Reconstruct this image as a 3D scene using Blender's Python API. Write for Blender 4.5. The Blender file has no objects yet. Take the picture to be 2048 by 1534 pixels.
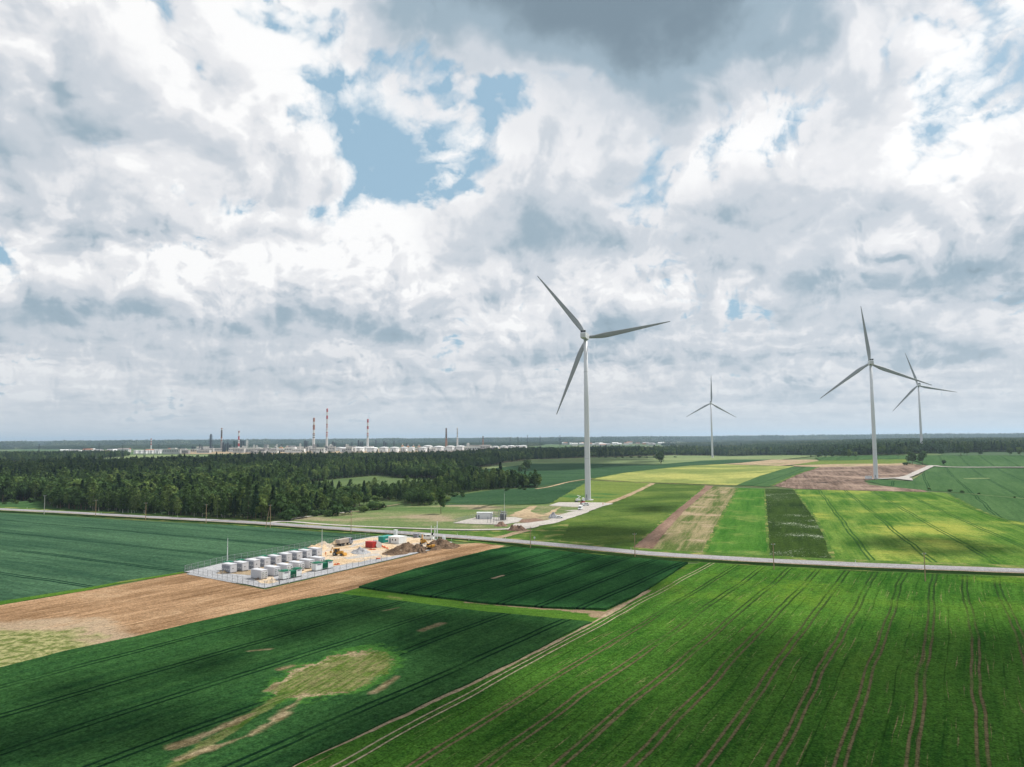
import bpy, bmesh, math, random
from mathutils import Vector, Matrix, noise as mnoise
import numpy as np
S = bpy.context.scene
C = S.collection
R = math.radians
# ---------------------------------------------------------------- camera
CAM_H, FOC, PITCH, ROLL = 45.0, 1420.0, R(4.43), R(0.43)
cam = bpy.data.cameras.new('camera')
camo = bpy.data.objects.new('camera', cam); C.objects.link(camo)
S.camera = camo
cam.sensor_width = 36.0; cam.lens = FOC / 2048 * 36.0
cam.clip_start = 0.5; cam.clip_end = 90000
_f = Vector((0, math.cos(PITCH), math.sin(PITCH)))
_u0 = Vector((0, -math.sin(PITCH), math.cos(PITCH))); _r0 = Vector((1, 0, 0))
_r = _r0 * math.cos(ROLL) - _u0 * math.sin(ROLL)
_u = _r0 * math.sin(ROLL) + _u0 * math.cos(ROLL)
camo.matrix_world = Matrix(((_r.x, _u.x, -_f.x, 0), (_r.y, _u.y, -_f.y, 0), (_r.z, _u.z, -_f.z, CAM_H), (0, 0, 0, 1)))
# ---------------------------------------------------------------- node shorthand
class X:
    """a node socket that can be used in arithmetic"""
    def __init__(s, nt, k): s.nt, s.k = nt, k
    def _m(s, op, *a):
        n = s.nt.nodes.new('ShaderNodeMath'); n.operation = op
        for i, v in enumerate((s,) + a):
            if isinstance(v, X): s.nt.links.new(v.k, n.inputs[i])
            else: n.inputs[i].default_value = v
        return X(s.nt, n.outputs[0])
    def __add__(s, o): return s._m('ADD', o)
    __radd__ = __add__
    def __mul__(s, o): return s._m('MULTIPLY', o)
    __rmul__ = __mul__
    def __sub__(s, o): return s._m('SUBTRACT', o)
    def __rsub__(s, o): return (s * -1.0)._m('ADD', o)
    def __truediv__(s, o): return s._m('DIVIDE', o)
    def op(s, name, *a): return s._m(name, *a)
    def clamp(s, lo=0.0, hi=1.0): return s._m('MAXIMUM', lo)._m('MINIMUM', hi)
    def abs(s): return s._m('ABSOLUTE')
    def pow(s, e): return s._m('POWER', e)
    def ss(s, a, b, lo=0.0, hi=1.0):
        n = s.nt.nodes.new('ShaderNodeMapRange'); n.interpolation_type = 'SMOOTHSTEP'
        s.nt.links.new(s.k, n.inputs['Value'])
        if b < a: a, b, lo, hi = b, a, hi, lo
        n.inputs['From Min'].default_value = a; n.inputs['From Max'].default_value = b
        n.inputs['To Min'].default_value = lo; n.inputs['To Max'].default_value = hi
        return X(s.nt, n.outputs[0])
class NT:
    def __init__(s, nt): s.nt = nt; nt.nodes.clear()
    def new(s, t): return s.nt.nodes.new(t)
    def link(s, a, b): s.nt.links.new(a.k if isinstance(a, X) else a, b)
    def put(s, inp, v):
        if isinstance(v, X): s.nt.links.new(v.k, inp)
        else: inp.default_value = v
    def pos(s):
        return X(s.nt, s.new('ShaderNodeNewGeometry').outputs['Position'])
    def sep(s, v):
        n = s.new('ShaderNodeSeparateXYZ'); s.link(v, n.inputs[0]); return [X(s.nt, o) for o in n.outputs]
    def vec(s, x, y, z=0.0):
        n = s.new('ShaderNodeCombineXYZ')
        for i, v in enumerate((x, y, z)): s.put(n.inputs[i], v)
        return X(s.nt, n.outputs[0])
    def noise(s, v, scale=1.0, detail=4.0, rough=0.5, dist=0.0, color=False, lac=2.0):
        n = s.new('ShaderNodeTexNoise'); s.link(v, n.inputs['Vector'])
        n.inputs['Scale'].default_value = scale; n.inputs['Detail'].default_value = detail
        n.inputs['Roughness'].default_value = rough; n.inputs['Distortion'].default_value = dist
        n.inputs['Lacunarity'].default_value = lac
        return X(s.nt, n.outputs['Color' if color else 'Fac'])
    def voro(s, v, scale, out='Distance', feature='F1', rnd=1.0):
        n = s.new('ShaderNodeTexVoronoi'); n.feature = feature; s.link(v, n.inputs['Vector'])
        n.inputs['Scale'].default_value = scale; n.inputs['Randomness'].default_value = rnd
        return X(s.nt, n.outputs[out])
    def mix(s, f, a, b):
        n = s.new('ShaderNodeMix'); n.data_type = 'RGBA'; n.clamp_factor = True
        s.put(n.inputs[0], f)
        for i, v in ((6, a), (7, b)):
            if isinstance(v, X): s.link(v, n.inputs[i])
            else: n.inputs[i].default_value = (*v, 1.0) if len(v) == 3 else v
        return X(s.nt, n.outputs[2])
    def mixf(s, f, a, b):
        n = s.new('ShaderNodeMix'); n.data_type = 'FLOAT'; n.clamp_factor = True
        s.put(n.inputs[0], f); s.put(n.inputs[2], a); s.put(n.inputs[3], b)
        return X(s.nt, n.outputs[0])
    def vop(s, op, a, b=None):
        n = s.new('ShaderNodeVectorMath'); n.operation = op
        for i, v in enumerate((a, b)):
            if v is None: continue
            if isinstance(v, X): s.link(v, n.inputs[i])
            else: n.inputs[i].default_value = v
        return X(s.nt, n.outputs['Vector'])
    def scale(s, a, f):
        n = s.new('ShaderNodeVectorMath'); n.operation = 'SCALE'; s.link(a, n.inputs[0]); s.put(n.inputs['Scale'], f)
        return X(s.nt, n.outputs['Vector'])
# ---------------------------------------------------------------- sky, sun, exposure
SUN_AZ, SUN_EL = R(55), R(52)         # azimuth clockwise from the view axis
S.view_settings.view_transform = 'Standard'; S.view_settings.look = 'None'
S.view_settings.exposure = 0.0; S.view_settings.gamma = 1.0
S.cycles.use_denoising = True
S.cycles.max_bounces = 6; S.cycles.diffuse_bounces = 2; S.cycles.glossy_bounces = 2
S.cycles.transparent_max_bounces = 6; S.cycles.volume_bounces = 0
S.cycles.caustics_reflective = False; S.cycles.caustics_refractive = False
world = bpy.data.worlds.new('World'); S.world = world; world.use_nodes = True
def build_world():
    N = NT(world.node_tree)
    tc = N.new('ShaderNodeTexCoord')
    d = X(N.nt, tc.outputs['Generated'])
    dx, dy, dz = N.sep(d)
    sky = N.new('ShaderNodeTexSky'); sky.sky_type = 'NISHITA'; sky.sun_disc = False
    sky.sun_elevation = SUN_EL; sky.sun_rotation = SUN_AZ; sky.altitude = 50
    sky.air_density = 1.0; sky.dust_density = 2.5; sky.ozone_density = 1.5
    zc = dz.op('MAXIMUM', 0.0)
    # azimuth / elevation in degrees, slightly wobbled, to lay the weather out
    wob = N.sep(N.noise(d, 6.0, 5, 0.55, color=True))
    az = dx.op('ARCTAN2', dy) * 57.2958 + (wob[0] - 0.5) * 18.0
    el = zc.op('ARCSINE') * 57.2958 + (wob[1] - 0.5) * 12.0
    def blob(a, e, wa, we, amp, p=1.0):
        q = ((az - a) * (1 / wa)).pow(2.0) + ((el - e) * (1 / we)).pow(2.0)
        return (q * -1.0).op('EXPONENT') * amp
    bias = None
    for b in BLOBS:
        g = blob(*b); bias = g if bias is None else bias + g
    wn = N.new('ShaderNodeTexWhiteNoise'); N.link(N.scale(d, 91733.0), wn.inputs['Vector'])
    jit = X(N.nt, wn.outputs['Value'])
    # puffs keep their round shape all the way down, only smaller: three overlapping sizes
    wts = [el.ss(13, 22), None, el.ss(10, 4)]; wts[1] = 1.0 - wts[0] - wts[2]
    def puff(sh):
        o = None
        for f_, w_ in zip((7.5, 15.0, 30.0), wts):
            q = N.scale(d, f_) if sh is None else N.vop('ADD', N.scale(d, f_), tuple(sh * k for k in SDIR))
            nn = N.new('ShaderNodeTexNoise'); nn.noise_type = 'RIDGED_MULTIFRACTAL'; nn.normalize = True; N.link(q, nn.inputs['Vector'])
            nn.inputs['Scale'].default_value = 1.0; nn.inputs['Detail'].default_value = 6.0; nn.inputs['Roughness'].default_value = 0.55; nn.inputs['Distortion'].default_value = 0.35
            nn.inputs['Offset'].default_value = 1.0; nn.inputs['Gain'].default_value = 1.4
            r_ = (1.0 - X(N.nt, nn.outputs['Fac'])) * w_; o = r_ if o is None else o + r_
        return o
    b0 = puff(None); emb = b0 - puff(0.16)
    emb2 = b0 - puff(0.5)
    d2 = N.vop('ADD', d, N.scale(N.vop('SUBTRACT', N.noise(d, 11.0, 7, 0.62, color=True), (.5, .5, .5)), (zc + 0.08) * 0.22))
    dx, dy, dz2 = N.sep(d2); zc2 = dz2.op('MAXIMUM', 0.0)
    T = None; Lum = None
    n = NSL
    for i in range(n):
        hf = (jit * JT + (i + 0.5 - JT / 2)) * (1.0 / n)                       # 0 at the cloud base, 1 at the top
        h = hf * CTH + CBASE                             # km
        t = h / (zc2 + 0.075)
        p = N.vec(dx * t + SEED[0], dy * t + SEED[1], h * 1.15 + SEED[2])
        big = N.noise(p, CSC, 6.0, 0.54, 0.1) + (b0 - PM) * BIL
        # cumulus profile: widest a little above the flat base, shrinking upward
        prof = hf.ss(0.25, 1.0, 0.0, 0.13) + hf.ss(0.0, 0.06, 0.05, 0.0)
        v = big + bias - prof - CTHR
        a = (v * CSHARP).clamp()
        thick = (v * (1 / 0.31)).clamp()
        lit = (hf * 1.3 + (1.0 - thick) * 0.80).clamp()
        if T is None: T = 1.0 - a; Lum = a * lit; Cov = a; Hm = a * hf
        else:
            Lum = Lum + T * a * lit; Hm = Hm + T * a * hf; Cov = Cov + T * a
            T = T * (1.0 - a)
    shade = (Lum / Cov.op('MAXIMUM', 0.001)).clamp()
    e1, e2 = emb, emb2
    shade = (((shade + 0.02 + (e1 * EMB[0] + e2 * EMB[1]) * el.ss(2, 12, .75, 1.0)).clamp() * 0.80 + 0.20) * (1.0 + DARK(az, el, blob))).clamp()
    # nearness of the sun brightens, the horizon pales
    glow = blob(40, 45, 55, 40, 0.10)
    ramp = N.new('ShaderNodeValToRGB'); N.link(shade, ramp.inputs[0])
    cr = ramp.color_ramp; cr.interpolation = 'EASE'
    cols = [(0.0, (0.20, 0.27, 0.33)), (0.25, (0.34, 0.44, 0.52)), (0.55, (0.60, 0.645, 0.70)), (0.8, (0.80, 0.81, 0.835)), (1.0, (0.97, 0.97, 0.97))]
    while len(cr.elements) < len(cols): cr.elements.new(0.5)
    for e, (q, c) in zip(cr.elements, cols): e.position = q; e.color = (*c, 1)
    cloud = N.scale(X(N.nt, ramp.outputs[0]), glow + 1.0)
    blue = N.mix(0.80, N.scale(X(N.nt, sky.outputs[0]), SKYF), BLUE)
    col = N.mix(Cov.clamp(), blue, cloud)
    haze = zc.ss(0.0, 0.17).pow(0.6)
    col = N.mix(1.0 - haze, col, HZ)
    col = N.mix(dz.ss(-0.02, -0.0), (0.25, 0.3, 0.25), col)
    bg = N.new('ShaderNodeBackground'); N.link(N.scale(col, 1 / 0.1), bg.inputs[0]); bg.inputs[1].default_value = 0.1
    out = N.new('ShaderNodeOutputWorld'); N.link(bg.outputs[0], out.inputs[0])
NSL, CTH, CBASE, CSC, CTHR, CSHARP = 8, 1.3, 1.1, 0.78, 0.402, 13.0
SEED = (3.7, 11.2, 0.0)
SDIR = (0.5, 0.35, 0.79); EMB = (0.34, 0.20); BIL = 0.09; PM = 0.30; JT = 0.0
SKYF = 0.1; BLUE = (0.36, 0.56, 0.71); HZ = (0.60, 0.65, 0.70)
BLOBS = [(-6.5, 22.5, 7.5, 4.6, -0.15), (-17, 19, 6, 5, 0.07), (18, 23, 7, 4, 0.07), (30, 19, 6, 2.5, -0.05), (35, 24, 3, 5, 0.0), (22, 28, 14, 6, 0.05), (29, 31, 6, 5, 0.07), (6, 34, 19, 6, 0.16), (-28, 26, 15, 12, -0.01), (14, 24, 10, 5, 0.05),
    (1, 17, 7, 4, 0.08), (19, 16, 8, 2.6, 0.09), (31, 11, 9, 2, 0.06), (-33, 9.5, 9, 2, 0.05), (-13, 9.5, 6, 1.6, 0.05), (0, 5.5, 90, 3.5, 0.05)]
def DARK(az, el, blob): return blob(0, 35, 13, 8, -0.6) + blob(13, 33, 12, 7.5, -0.85) + blob(1, 16.5, 7, 3.4, -0.55) + blob(18, 15.5, 8, 2.4, -0.55) + blob(-33, 9, 9, 1.5, -0.4) + blob(31, 11, 9, 2, -0.35) + blob(-12, 9, 7, 1.4, -0.35) + blob(20, 9, 8, 1.3, -0.25) + blob(-20, 24, 14, 12, 0.10) + blob(0, 6, 80, 3.5, -0.12) + blob(-27, 6.2, 5, .8, -.3) + blob(-6, 6.0, 5, .8, -.3) + blob(9, 8.6, 5, 1.0, -.32) + blob(15, 6.0, 5, .7, -.3) + blob(27, 7.4, 6, .9, -.32) + blob(-19, 4.6, 5, .6, -.25)
world.cycles.sampling_method = 'MANUAL'; world.cycles.sample_map_resolution = 256
build_world()
sun = bpy.data.lights.new('sun', 'SUN'); sun.energy = 5.0; sun.angle = R(0.53); sun.color = (1.0, 0.965, 0.90)
suno = bpy.data.objects.new('sun', sun); C.objects.link(suno)
SV = Vector((math.sin(SUN_AZ) * math.cos(SUN_EL), math.cos(SUN_AZ) * math.cos(SUN_EL), math.sin(SUN_EL)))
suno.rotation_euler = SV.to_track_quat('Z', 'Y').to_euler(); suno.location = SV * 500
# ---------------------------------------------------------------- terrain and sighting
def sst(a, b, x):
    t = max(0.0, min(1.0, (x - a) / (b - a))); return t * t * (3 - 2 * t)
def terrain(x, y):
    if y < 700: return 0.0
    return 15.5 * sst(780, 1260, y) * sst(0.30, 0.56, x / max(y, 1)) * (1 - 0.8 * sst(2500, 6000, y))
def ray(px, py):
    return _f + _r * ((px - 1024) / FOC) + _u * ((767 - py) / FOC)
def G(px, py):
    """ground point seen at photo pixel (px, py)"""
    d = ray(px, py)
    if d.z > -0.002: d.z = -0.002
    z = 0.0
    for _ in range(14):
        t = (z - CAM_H) / d.z; x, y = d.x * t, d.y * t; z = 0.5 * z + 0.5 * terrain(x, y)
    return (x, y)
def AT(px, dist, py=None):
    """point at distance (along the view axis) dist in the column px; z from py if given"""
    d = ray(px, 877 if py is None else py); t = dist / d.y
    return Vector((d.x * t, dist, CAM_H + d.z * t))
def inpoly(x, y, P):
    c = False; n = len(P); j = n - 1
    for i in range(n):
        xi, yi = P[i]; xj, yj = P[j]
        if (yi > y) != (yj > y) and x < (xj - xi) * (y - yi) / (yj - yi) + xi: c = not c
        j = i
    return c
# ---------------------------------------------------------------- tagging
def tag(o, label=None, cat=None, group=None, kind=None):
    if label: o['label'] = label
    if cat: o['category'] = cat
    if group: o['group'] = group
    if kind: o['kind'] = kind
    return o
def empty(name, loc=(0, 0, 0), rz=0.0, label=None, cat=None, group=None):
    o = bpy.data.objects.new(name, None); C.objects.link(o); o.empty_display_size = 0.5
    o.location = loc; o.rotation_euler = (0, 0, rz)
    return tag(o, label, cat, group)
KIDS = {}
def link(name, me, parent=None):
    o = bpy.data.objects.new(name, me); C.objects.link(o)
    if parent is not None: o.parent = parent; KIDS.setdefault(parent.name, []).append(o)
    return o
def dup(root, loc, rz=0.0, label=None, group=None, scale=None):
    r = root.copy(); C.objects.link(r); r.location = loc; r.rotation_euler = (0, 0, rz)
    if scale: r.scale = scale
    if label: r['label'] = label
    if group: r['group'] = group
    for ch in KIDS.get(root.name, []):
        c = ch.copy(); C.objects.link(c); c.parent = r; KIDS.setdefault(r.name, []).append(c)
        for g in KIDS.get(ch.name, []):
            e = g.copy(); C.objects.link(e); e.parent = c; KIDS.setdefault(c.name, []).append(e)
    return r
# ---------------------------------------------------------------- mesh builder
class MB:
    def __init__(s): s.v = []; s.f = []; s.m = []; s.sm = []
    def add(s, vs, fs, m=0, smooth=False):
        b = len(s.v); s.v += [tuple(v) for v in vs]
        for f in fs: s.f.append([b + i for i in f]); s.m.append(m); s.sm.append(smooth)
        return s
    def box(s, c, d, rz=0.0, m=0, top=1.0, rot=None):
        hx, hy, hz = d[0] / 2, d[1] / 2, d[2] / 2
        M = rot if rot is not None else Matrix.Rotation(rz, 3, 'Z'); vs = []
        for z in (-1, 1):
            k = top if z > 0 else 1.0
            for x, y in ((-1, -1), (1, -1), (1, 1), (-1, 1)):
                vs.append(M @ Vector((x * hx * k, y * hy * k, z * hz)) + Vector(c))
        return s.add(vs, [(3, 2, 1, 0), (4, 5, 6, 7), (0, 1, 5, 4), (1, 2, 6, 5), (2, 3, 7, 6), (3, 0, 4, 7)], m)
    def cyl(s, a, b, r0, r1=None, n=10, m=0, caps=True):
        r1 = r0 if r1 is None else r1
        a = Vector(a); b = Vector(b); ax = (b - a).normalized()
        t = ax.orthogonal().normalized(); w = ax.cross(t); vs = []
        for p, r in ((a, r0), (b, r1)):
            for i in range(n):
                q = 2 * math.pi * i / n; vs.append(p + (t * math.cos(q) + w * math.sin(q)) * r)
        s.add(vs, [(i, (i + 1) % n, n + (i + 1) % n, n + i) for i in range(n)], m, n > 6)
        if caps: s.add(vs, [tuple(range(n - 1, -1, -1)), tuple(range(n, 2 * n))], m)
        return s
    def lathe(s, prof, c=(0, 0, 0), n=16, mats=None):
        """prof: (z, r) list; mats: material per segment"""
        vs = []
        for z, r in prof:
            for i in range(n):
                q = 2 * math.pi * i / n; vs.append((c[0] + r * math.cos(q), c[1] + r * math.sin(q), c[2] + z))
        for k in range(len(prof) - 1):
            s.add([], [], 0)
        b = len(s.v); s.v += vs
        for k in range(len(prof) - 1):
            for i in range(n):
                j = (i + 1) % n
                s.f.append([b + k * n + i, b + k * n + j, b + (k + 1) * n + j, b + (k + 1) * n + i])
                s.m.append(mats[k] if mats else 0); s.sm.append(True)
        e = b + (len(prof) - 1) * n
        s.f.append(list(range(e, e + n))); s.m.append(mats[-1] if mats else 0); s.sm.append(False)
        return s
    def prism(s, pts, x0, x1, axis='y', m=0):
        """side outline pts (a, z) extruded along the other horizontal axis"""
        n = len(pts)
        if axis == 'y': vs = [(a, x0, z) for a, z in pts] + [(a, x1, z) for a, z in pts]
        else: vs = [(x0, a, z) for a, z in pts] + [(x1, a, z) for a, z in pts]
        return s.add(vs, [tuple(range(n)), tuple(range(2 * n - 1, n - 1, -1))] + [(i, i + n, (i + 1) % n + n, (i + 1) % n) for i in range(n)], m)
    def mesh(s, name, mats):
        me = bpy.data.meshes.new(name); me.from_pydata(s.v, [], s.f)
        for m in (mats if isinstance(mats, (list, tuple)) else [mats]): me.materials.append(m)
        me.polygons.foreach_set('material_index', s.m); me.polygons.foreach_set('use_smooth', s.sm)
        me.update(); return me
    def fix(s, me):
        bm = bmesh.new(); bm.from_mesh(me); bmesh.ops.recalc_face_normals(bm, faces=bm.faces); bm.to_mesh(me); bm.free()
    def build(s, name, mats, parent=None, rec=True):
        me = s.mesh(name, mats)
        if rec: s.fix(me)
        return link(name, me, parent)
# ---------------------------------------------------------------- materials
MATS = {}
def base_mat(name):
    m = bpy.data.materials.new(name); m.use_nodes = True; N = NT(m.node_tree)
    b = N.new('ShaderNodeBsdfPrincipled'); o = N.new('ShaderNodeOutputMaterial'); N.link(b.outputs[0], o.inputs[0])
    b.inputs['Specular IOR Level'].default_value = 0.25
    return m, N, b
def paint(name, col, rough=0.5, metal=0.0, dirt=0.25, scale=1.5, dirtcol=None, spec=0.4):
    if name in MATS: return MATS[name]
    m, N, b = base_mat(name)
    tc = N.new('ShaderNodeTexCoord'); p = X(N.nt, tc.outputs['Object'])
    n = N.noise(p, scale, 6, 0.6)
    dk = dirtcol or tuple(c * 0.6 for c in col)
    N.link(N.mix(n.ss(0.45, 0.8) * dirt * 2, col, dk), b.inputs['Base Color'])
    b.inputs['Roughness'].default_value = rough; b.inputs['Metallic'].default_value = metal
    b.inputs['Specular IOR Level'].default_value = spec
    MATS[name] = m; return m
def bump(N, b, h, strength=0.5, dist=0.2):
    n = N.new('ShaderNodeBump'); n.inputs['Strength'].default_value = strength; n.inputs['Distance'].default_value = dist
    N.link(h, n.inputs['Height']); N.link(n.outputs[0], b.inputs['Normal'])
def field(name, c1, c2, c3=None, ang=33.0, row=1.4, rows=0.35, streak=0.5, patch=70.0, pth=(0.55, 0.7), fine=0.5, tram=None,
          tramcol=(0.10, 0.07, 0.045), bare=None, bump_h=0.5, flowers=None, tramw=0.25, seed=0.0, macro=0.35, grain=.55, thin=None, extra=None):
    """crop or soil: c1..c2 blotches, c3 large patches, rows along azimuth ang"""
    m, N, b = base_mat(name)
    p = N.pos(); x, y, z = N.sep(p)
    a = R(ang); wob = N.noise(p, 1 / 45, 2, 0.5)
    u = x * math.cos(a) - y * math.sin(a) + (wob - 0.5) * 3.0
    v = x * math.sin(a) + y * math.cos(a)
    st = N.noise(N.vec(u * (1 / row), v * (1 / (row * 22)), seed), 1.0, 5, 0.6)        # drill rows / streaks
    st2 = N.noise(N.vec(u * (1 / (row * 6)), v * (1 / (row * 60)), seed + 5), 1.0, 4, 0.55)
    big = N.noise(N.vop('ADD', p, (seed * 31, seed * 17, 0)), 1 / patch, 6, 0.6)
    fn = N.noise(p, 1 / fine, 4, 0.65)
    fn2 = N.noise(p, 1 / (fine * 7), 5, 0.6)
    f = (st - 0.5) * rows * 2.2 + (st2 - 0.5) * streak * 2.0 + (fn - 0.5) * 0.8 + (fn2 - 0.5) * 0.7 + (big - 0.5) * macro * 4 + 0.5
    col = N.mix(f.clamp(), c1, c2)
    gr = (fn - 0.5) * (grain * 3.2) + (N.noise(p, 1 / (fine * 2.6), 3, 0.6) - 0.5) * (grain * 1.8) + 1.0
    if c3: col = N.mix((big + (st2 - 0.5) * 0.25 + (fn2 - 0.5) * 0.12).ss(*pth), col, c3)
    if bare:                                             # (colour, lo, hi, along, across)
        bn = N.noise(N.vec(u * (1 / bare[4]), v * (1 / bare[3]), seed + 9), 1.0, 5, 0.62)
        col = N.mix((bn + (fn - 0.5) * 0.15).ss(bare[1], bare[2]), col, bare[0])
    if tram:
        best = None
        if isinstance(tram, (int, float)):
            g = ((u * (1 / tram)).op('FRACT') - 0.5).abs() * tram
            best = (g - 0.85).abs()
        else:
            for t in tram:
                dd = (u - t).abs(); best = dd if best is None else best.op('MINIMUM', dd)
        w = N.noise(p, 0.6, 4, 0.65)
        tf = (best + (w - 0.5) * 0.35).ss(tramw, tramw + 0.22, 1.0, 0.0) * N.noise(p, 1 / 25, 2, 0.5).ss(0.28, 0.5, 0.35, 1.0)
        col = N.mix(tf, col, tramcol(N, y) if callable(tramcol) else tramcol)
    if thin:
        best2 = None
        for t in thin: dd = (u - t).abs(); best2 = dd if best2 is None else best2.op('MINIMUM', dd)
        col = N.mix(best2.ss(.05, .20, .55, 0.0) * N.noise(p, 1 / 18, 2, .5).ss(.38, .55), col, tuple(c * .35 for c in c1))
    if extra: col = extra(N, p, x, y, u, v, fn, fn2, st, col)
    col = N.scale(col, gr.clamp(.25, 2.2))
    if flowers:
        fl = N.noise(p, 1 / 0.9, 2, 0.6) + N.noise(p, 1 / 26, 4, 0.6) * 0.9
        col = N.mix(fl.ss(1.10, 1.22) * .7, col, flowers)
    N.link(col, b.inputs['Base Color']); b.inputs['Roughness'].default_value = 1.0
    b.inputs['Specular IOR Level'].default_value = 0.0
    if bump_h:
        h = fn * 0.5 + st * (0.6 * rows) + fn2 * 0.8
        if tram: h = h - tf * 0.5
        bump(N, b, h, 0.75, bump_h)
    MATS[name] = m; return m
def segdist(N, x, y, a, b):
    """distance to a world segment, as nodes"""
    ax, ay = a; dx_, dy_ = b[0] - ax, b[1] - ay; L2 = dx_ * dx_ + dy_ * dy_
    t = ((x - ax) * (dx_ / L2) + (y - ay) * (dy_ / L2)).clamp()
    return ((x - ax - t * dx_).pow(2.0) + (y - ay - t * dy_).pow(2.0)).op('SQRT')
# ---------------------------------------------------------------- ground sheets
def roughen(P, step, amp, seed):
    out = []
    n = len(P)
    for i in range(n):
        a = Vector(P[i]); b = Vector(P[(i + 1) % n]); L = (b - a).length; k = max(1, int(L / step))
        k = min(k, 60)
        nrm = Vector((-(b - a).y, (b - a).x)).normalized() if L > 0 else Vector((0, 0))
        for j in range(k):
            q = a.lerp(b, j / k)
            w = mnoise.noise(Vector((q.x / 9, q.y / 9, seed))) * amp + mnoise.noise(Vector((q.x / 2.5, q.y / 2.5, seed + 7))) * amp * 0.6
            out.append(tuple(q + nrm * w))
    return out
LV = 0.02; NS = [0]
def sheet(name, pts, mat, level=1, px=True, amp=0.5, step=4.0, height=0.0, kind='structure', smooth_pts=False):
    P = [G(*p) for p in pts] if px else list(pts)
    if smooth_pts: P = chaikin(P, 2, True)
    if amp: P = roughen(P, step, amp, len(name) * 1.3 + level)
    hilly = any(terrain(*p) > 0.001 for p in P)
    bm = bmesh.new(); vs = [bm.verts.new((p[0], p[1], 0)) for p in P]
    bm.faces.new(vs)
    if hilly:
        for ax, g in (((1, 0, 0), 20.0), ((0, 1, 0), 20.0)):
            cs = [p[0] if ax[0] else p[1] for p in P]
            k = math.ceil(min(cs) / g)
            while k * g < max(cs):
                if ax[0] or k * g > 700:
                    bmesh.ops.bisect_plane(bm, geom=bm.verts[:] + bm.edges[:] + bm.faces[:], plane_co=(k * g * ax[0], k * g * ax[1], 0), plane_no=ax)
                k += 1
    bmesh.ops.triangulate(bm, faces=bm.faces, ngon_method='EAR_CLIP')
    bm.normal_update()
    if sum(f.normal.z * f.calc_area() for f in bm.faces) < 0:
        bmesh.ops.reverse_faces(bm, faces=bm.faces)
    NS[0] += 1; lift = level * LV * (3 if hilly else 1) + NS[0] * .0002
    if height:
        bnd = [e for e in bm.edges if e.is_boundary]
        r = bmesh.ops.extrude_edge_only(bm, edges=bnd)
        low = set(v for v in r['geom'] if isinstance(v, bmesh.types.BMVert))
    else: low = set()
    for v in bm.verts:
        v.co.z = terrain(v.co.x, v.co.y) + (lift + height if v not in low else 0.0)
    me = bpy.data.meshes.new(name); bm.to_mesh(me); bm.free(); me.materials.append(mat)
    o = link(name, me)
    if kind: o['kind'] = kind
    return o
def chaikin(P, it=2, closed=False):
    P = [Vector(p) for p in P]
    for _ in range(it):
        Q = [] if closed else [P[0]]
        n = len(P)
        for i in range(n if closed else n - 1):
            a, b = P[i], P[(i + 1) % n]; Q += [a.lerp(b, 0.25), a.lerp(b, 0.75)]
        if not closed: Q.append(P[-1])
        P = Q
    return [tuple(p) for p in P]
def ribbon(pts, w, px=True, sm=2):
    """outline polygon of a lane of width w along pts"""
    P = [G(*p) for p in pts] if px else pts
    P = [Vector(p) for p in chaikin(P, sm)]; n = len(P)
    L, Rr = [], []
    for i, p in enumerate(P):
        d = (P[min(i + 1, n - 1)] - P[max(i - 1, 0)]).normalized(); q = Vector((-d.y, d.x))
        ww = w if isinstance(w, (int, float)) else w[0] + (w[1] - w[0]) * i / (n - 1)
        L.append(tuple(p + q * ww / 2)); Rr.append(tuple(p - q * ww / 2))
    return L + Rr[::-1]
# ================================================================ the ground
def build_ground():
    rs = [0, 40, 80, 130, 200, 300, 420, 560, 700] + [780 + 40 * i for i in range(14)] + [1400 * 1.16 ** i for i in range(24)]
    na = 240; vs = [(0, 0, -0.06)]; fs = []
    for r in rs[1:]:
        for i in range(na):
            q = 2 * math.pi * i / na; x, y = r * math.sin(q), r * math.cos(q)
            t = terrain(x, y); vs.append((x, y, t - 0.06 - (0.45 if t > 0.001 else 0) - (0.3 if r > 700 else 0)))
    for i in range(na): fs.append((0, 1 + (i + 1) % na, 1 + i))
    for k in range(len(rs) - 2):
        for i in range(na):
            a = 1 + k * na + i; b = 1 + k * na + (i + 1) % na
            fs.append((a, b, b + na, a + na))
    me = bpy.data.meshes.new('ground'); me.from_pydata(vs, [], fs)
    m, N, b = base_mat('countryside')
    p = N.pos()
    cell = N.new('ShaderNodeTexVoronoi'); cell.feature = 'F1'; N.link(N.vop('ADD', p, (900, 300, 0)), cell.inputs['Vector']); cell.inputs['Scale'].default_value = 1 / 420
    cr = N.new('ShaderNodeValToRGB'); N.link(X(N.nt, cell.outputs['Color']), cr.inputs[0]); cr.color_ramp.interpolation = 'CONSTANT'
    cc = [(0, (.05, .10, .035)), (.25, (.09, .13, .045)), (.42, (.16, .18, .07)), (.55, (.06, .12, .04)), (.7, (.2, .19, .10)), (.85, (.05, .09, .04))]
    while len(cr.color_ramp.elements) < len(cc): cr.color_ramp.elements.new(0.5)
    for e, (q, c) in zip(cr.color_ramp.elements, cc): e.position = q; e.color = (*c, 1)
    n = N.noise(p, 1 / 60, 6, 0.6)
    N.link(N.mix(n.ss(0.35, 0.7) * 0.5, X(N.nt, cr.outputs[0]), (.04, .075, .03)), b.inputs['Base Color'])
    b.inputs['Roughness'].default_value = 0.95; b.inputs['Specular IOR Level'].default_value = 0.05
    me.materials.append(m)
    bm = bmesh.new(); bm.from_mesh(me); bmesh.ops.recalc_face_normals(bm, faces=bm.faces)
    if sum(f.normal.z for f in bm.faces) < 0: bmesh.ops.reverse_faces(bm, faces=bm.faces)
    bm.to_mesh(me); bm.free()
    link('ground', me)['kind'] = 'structure'
build_ground()

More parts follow.
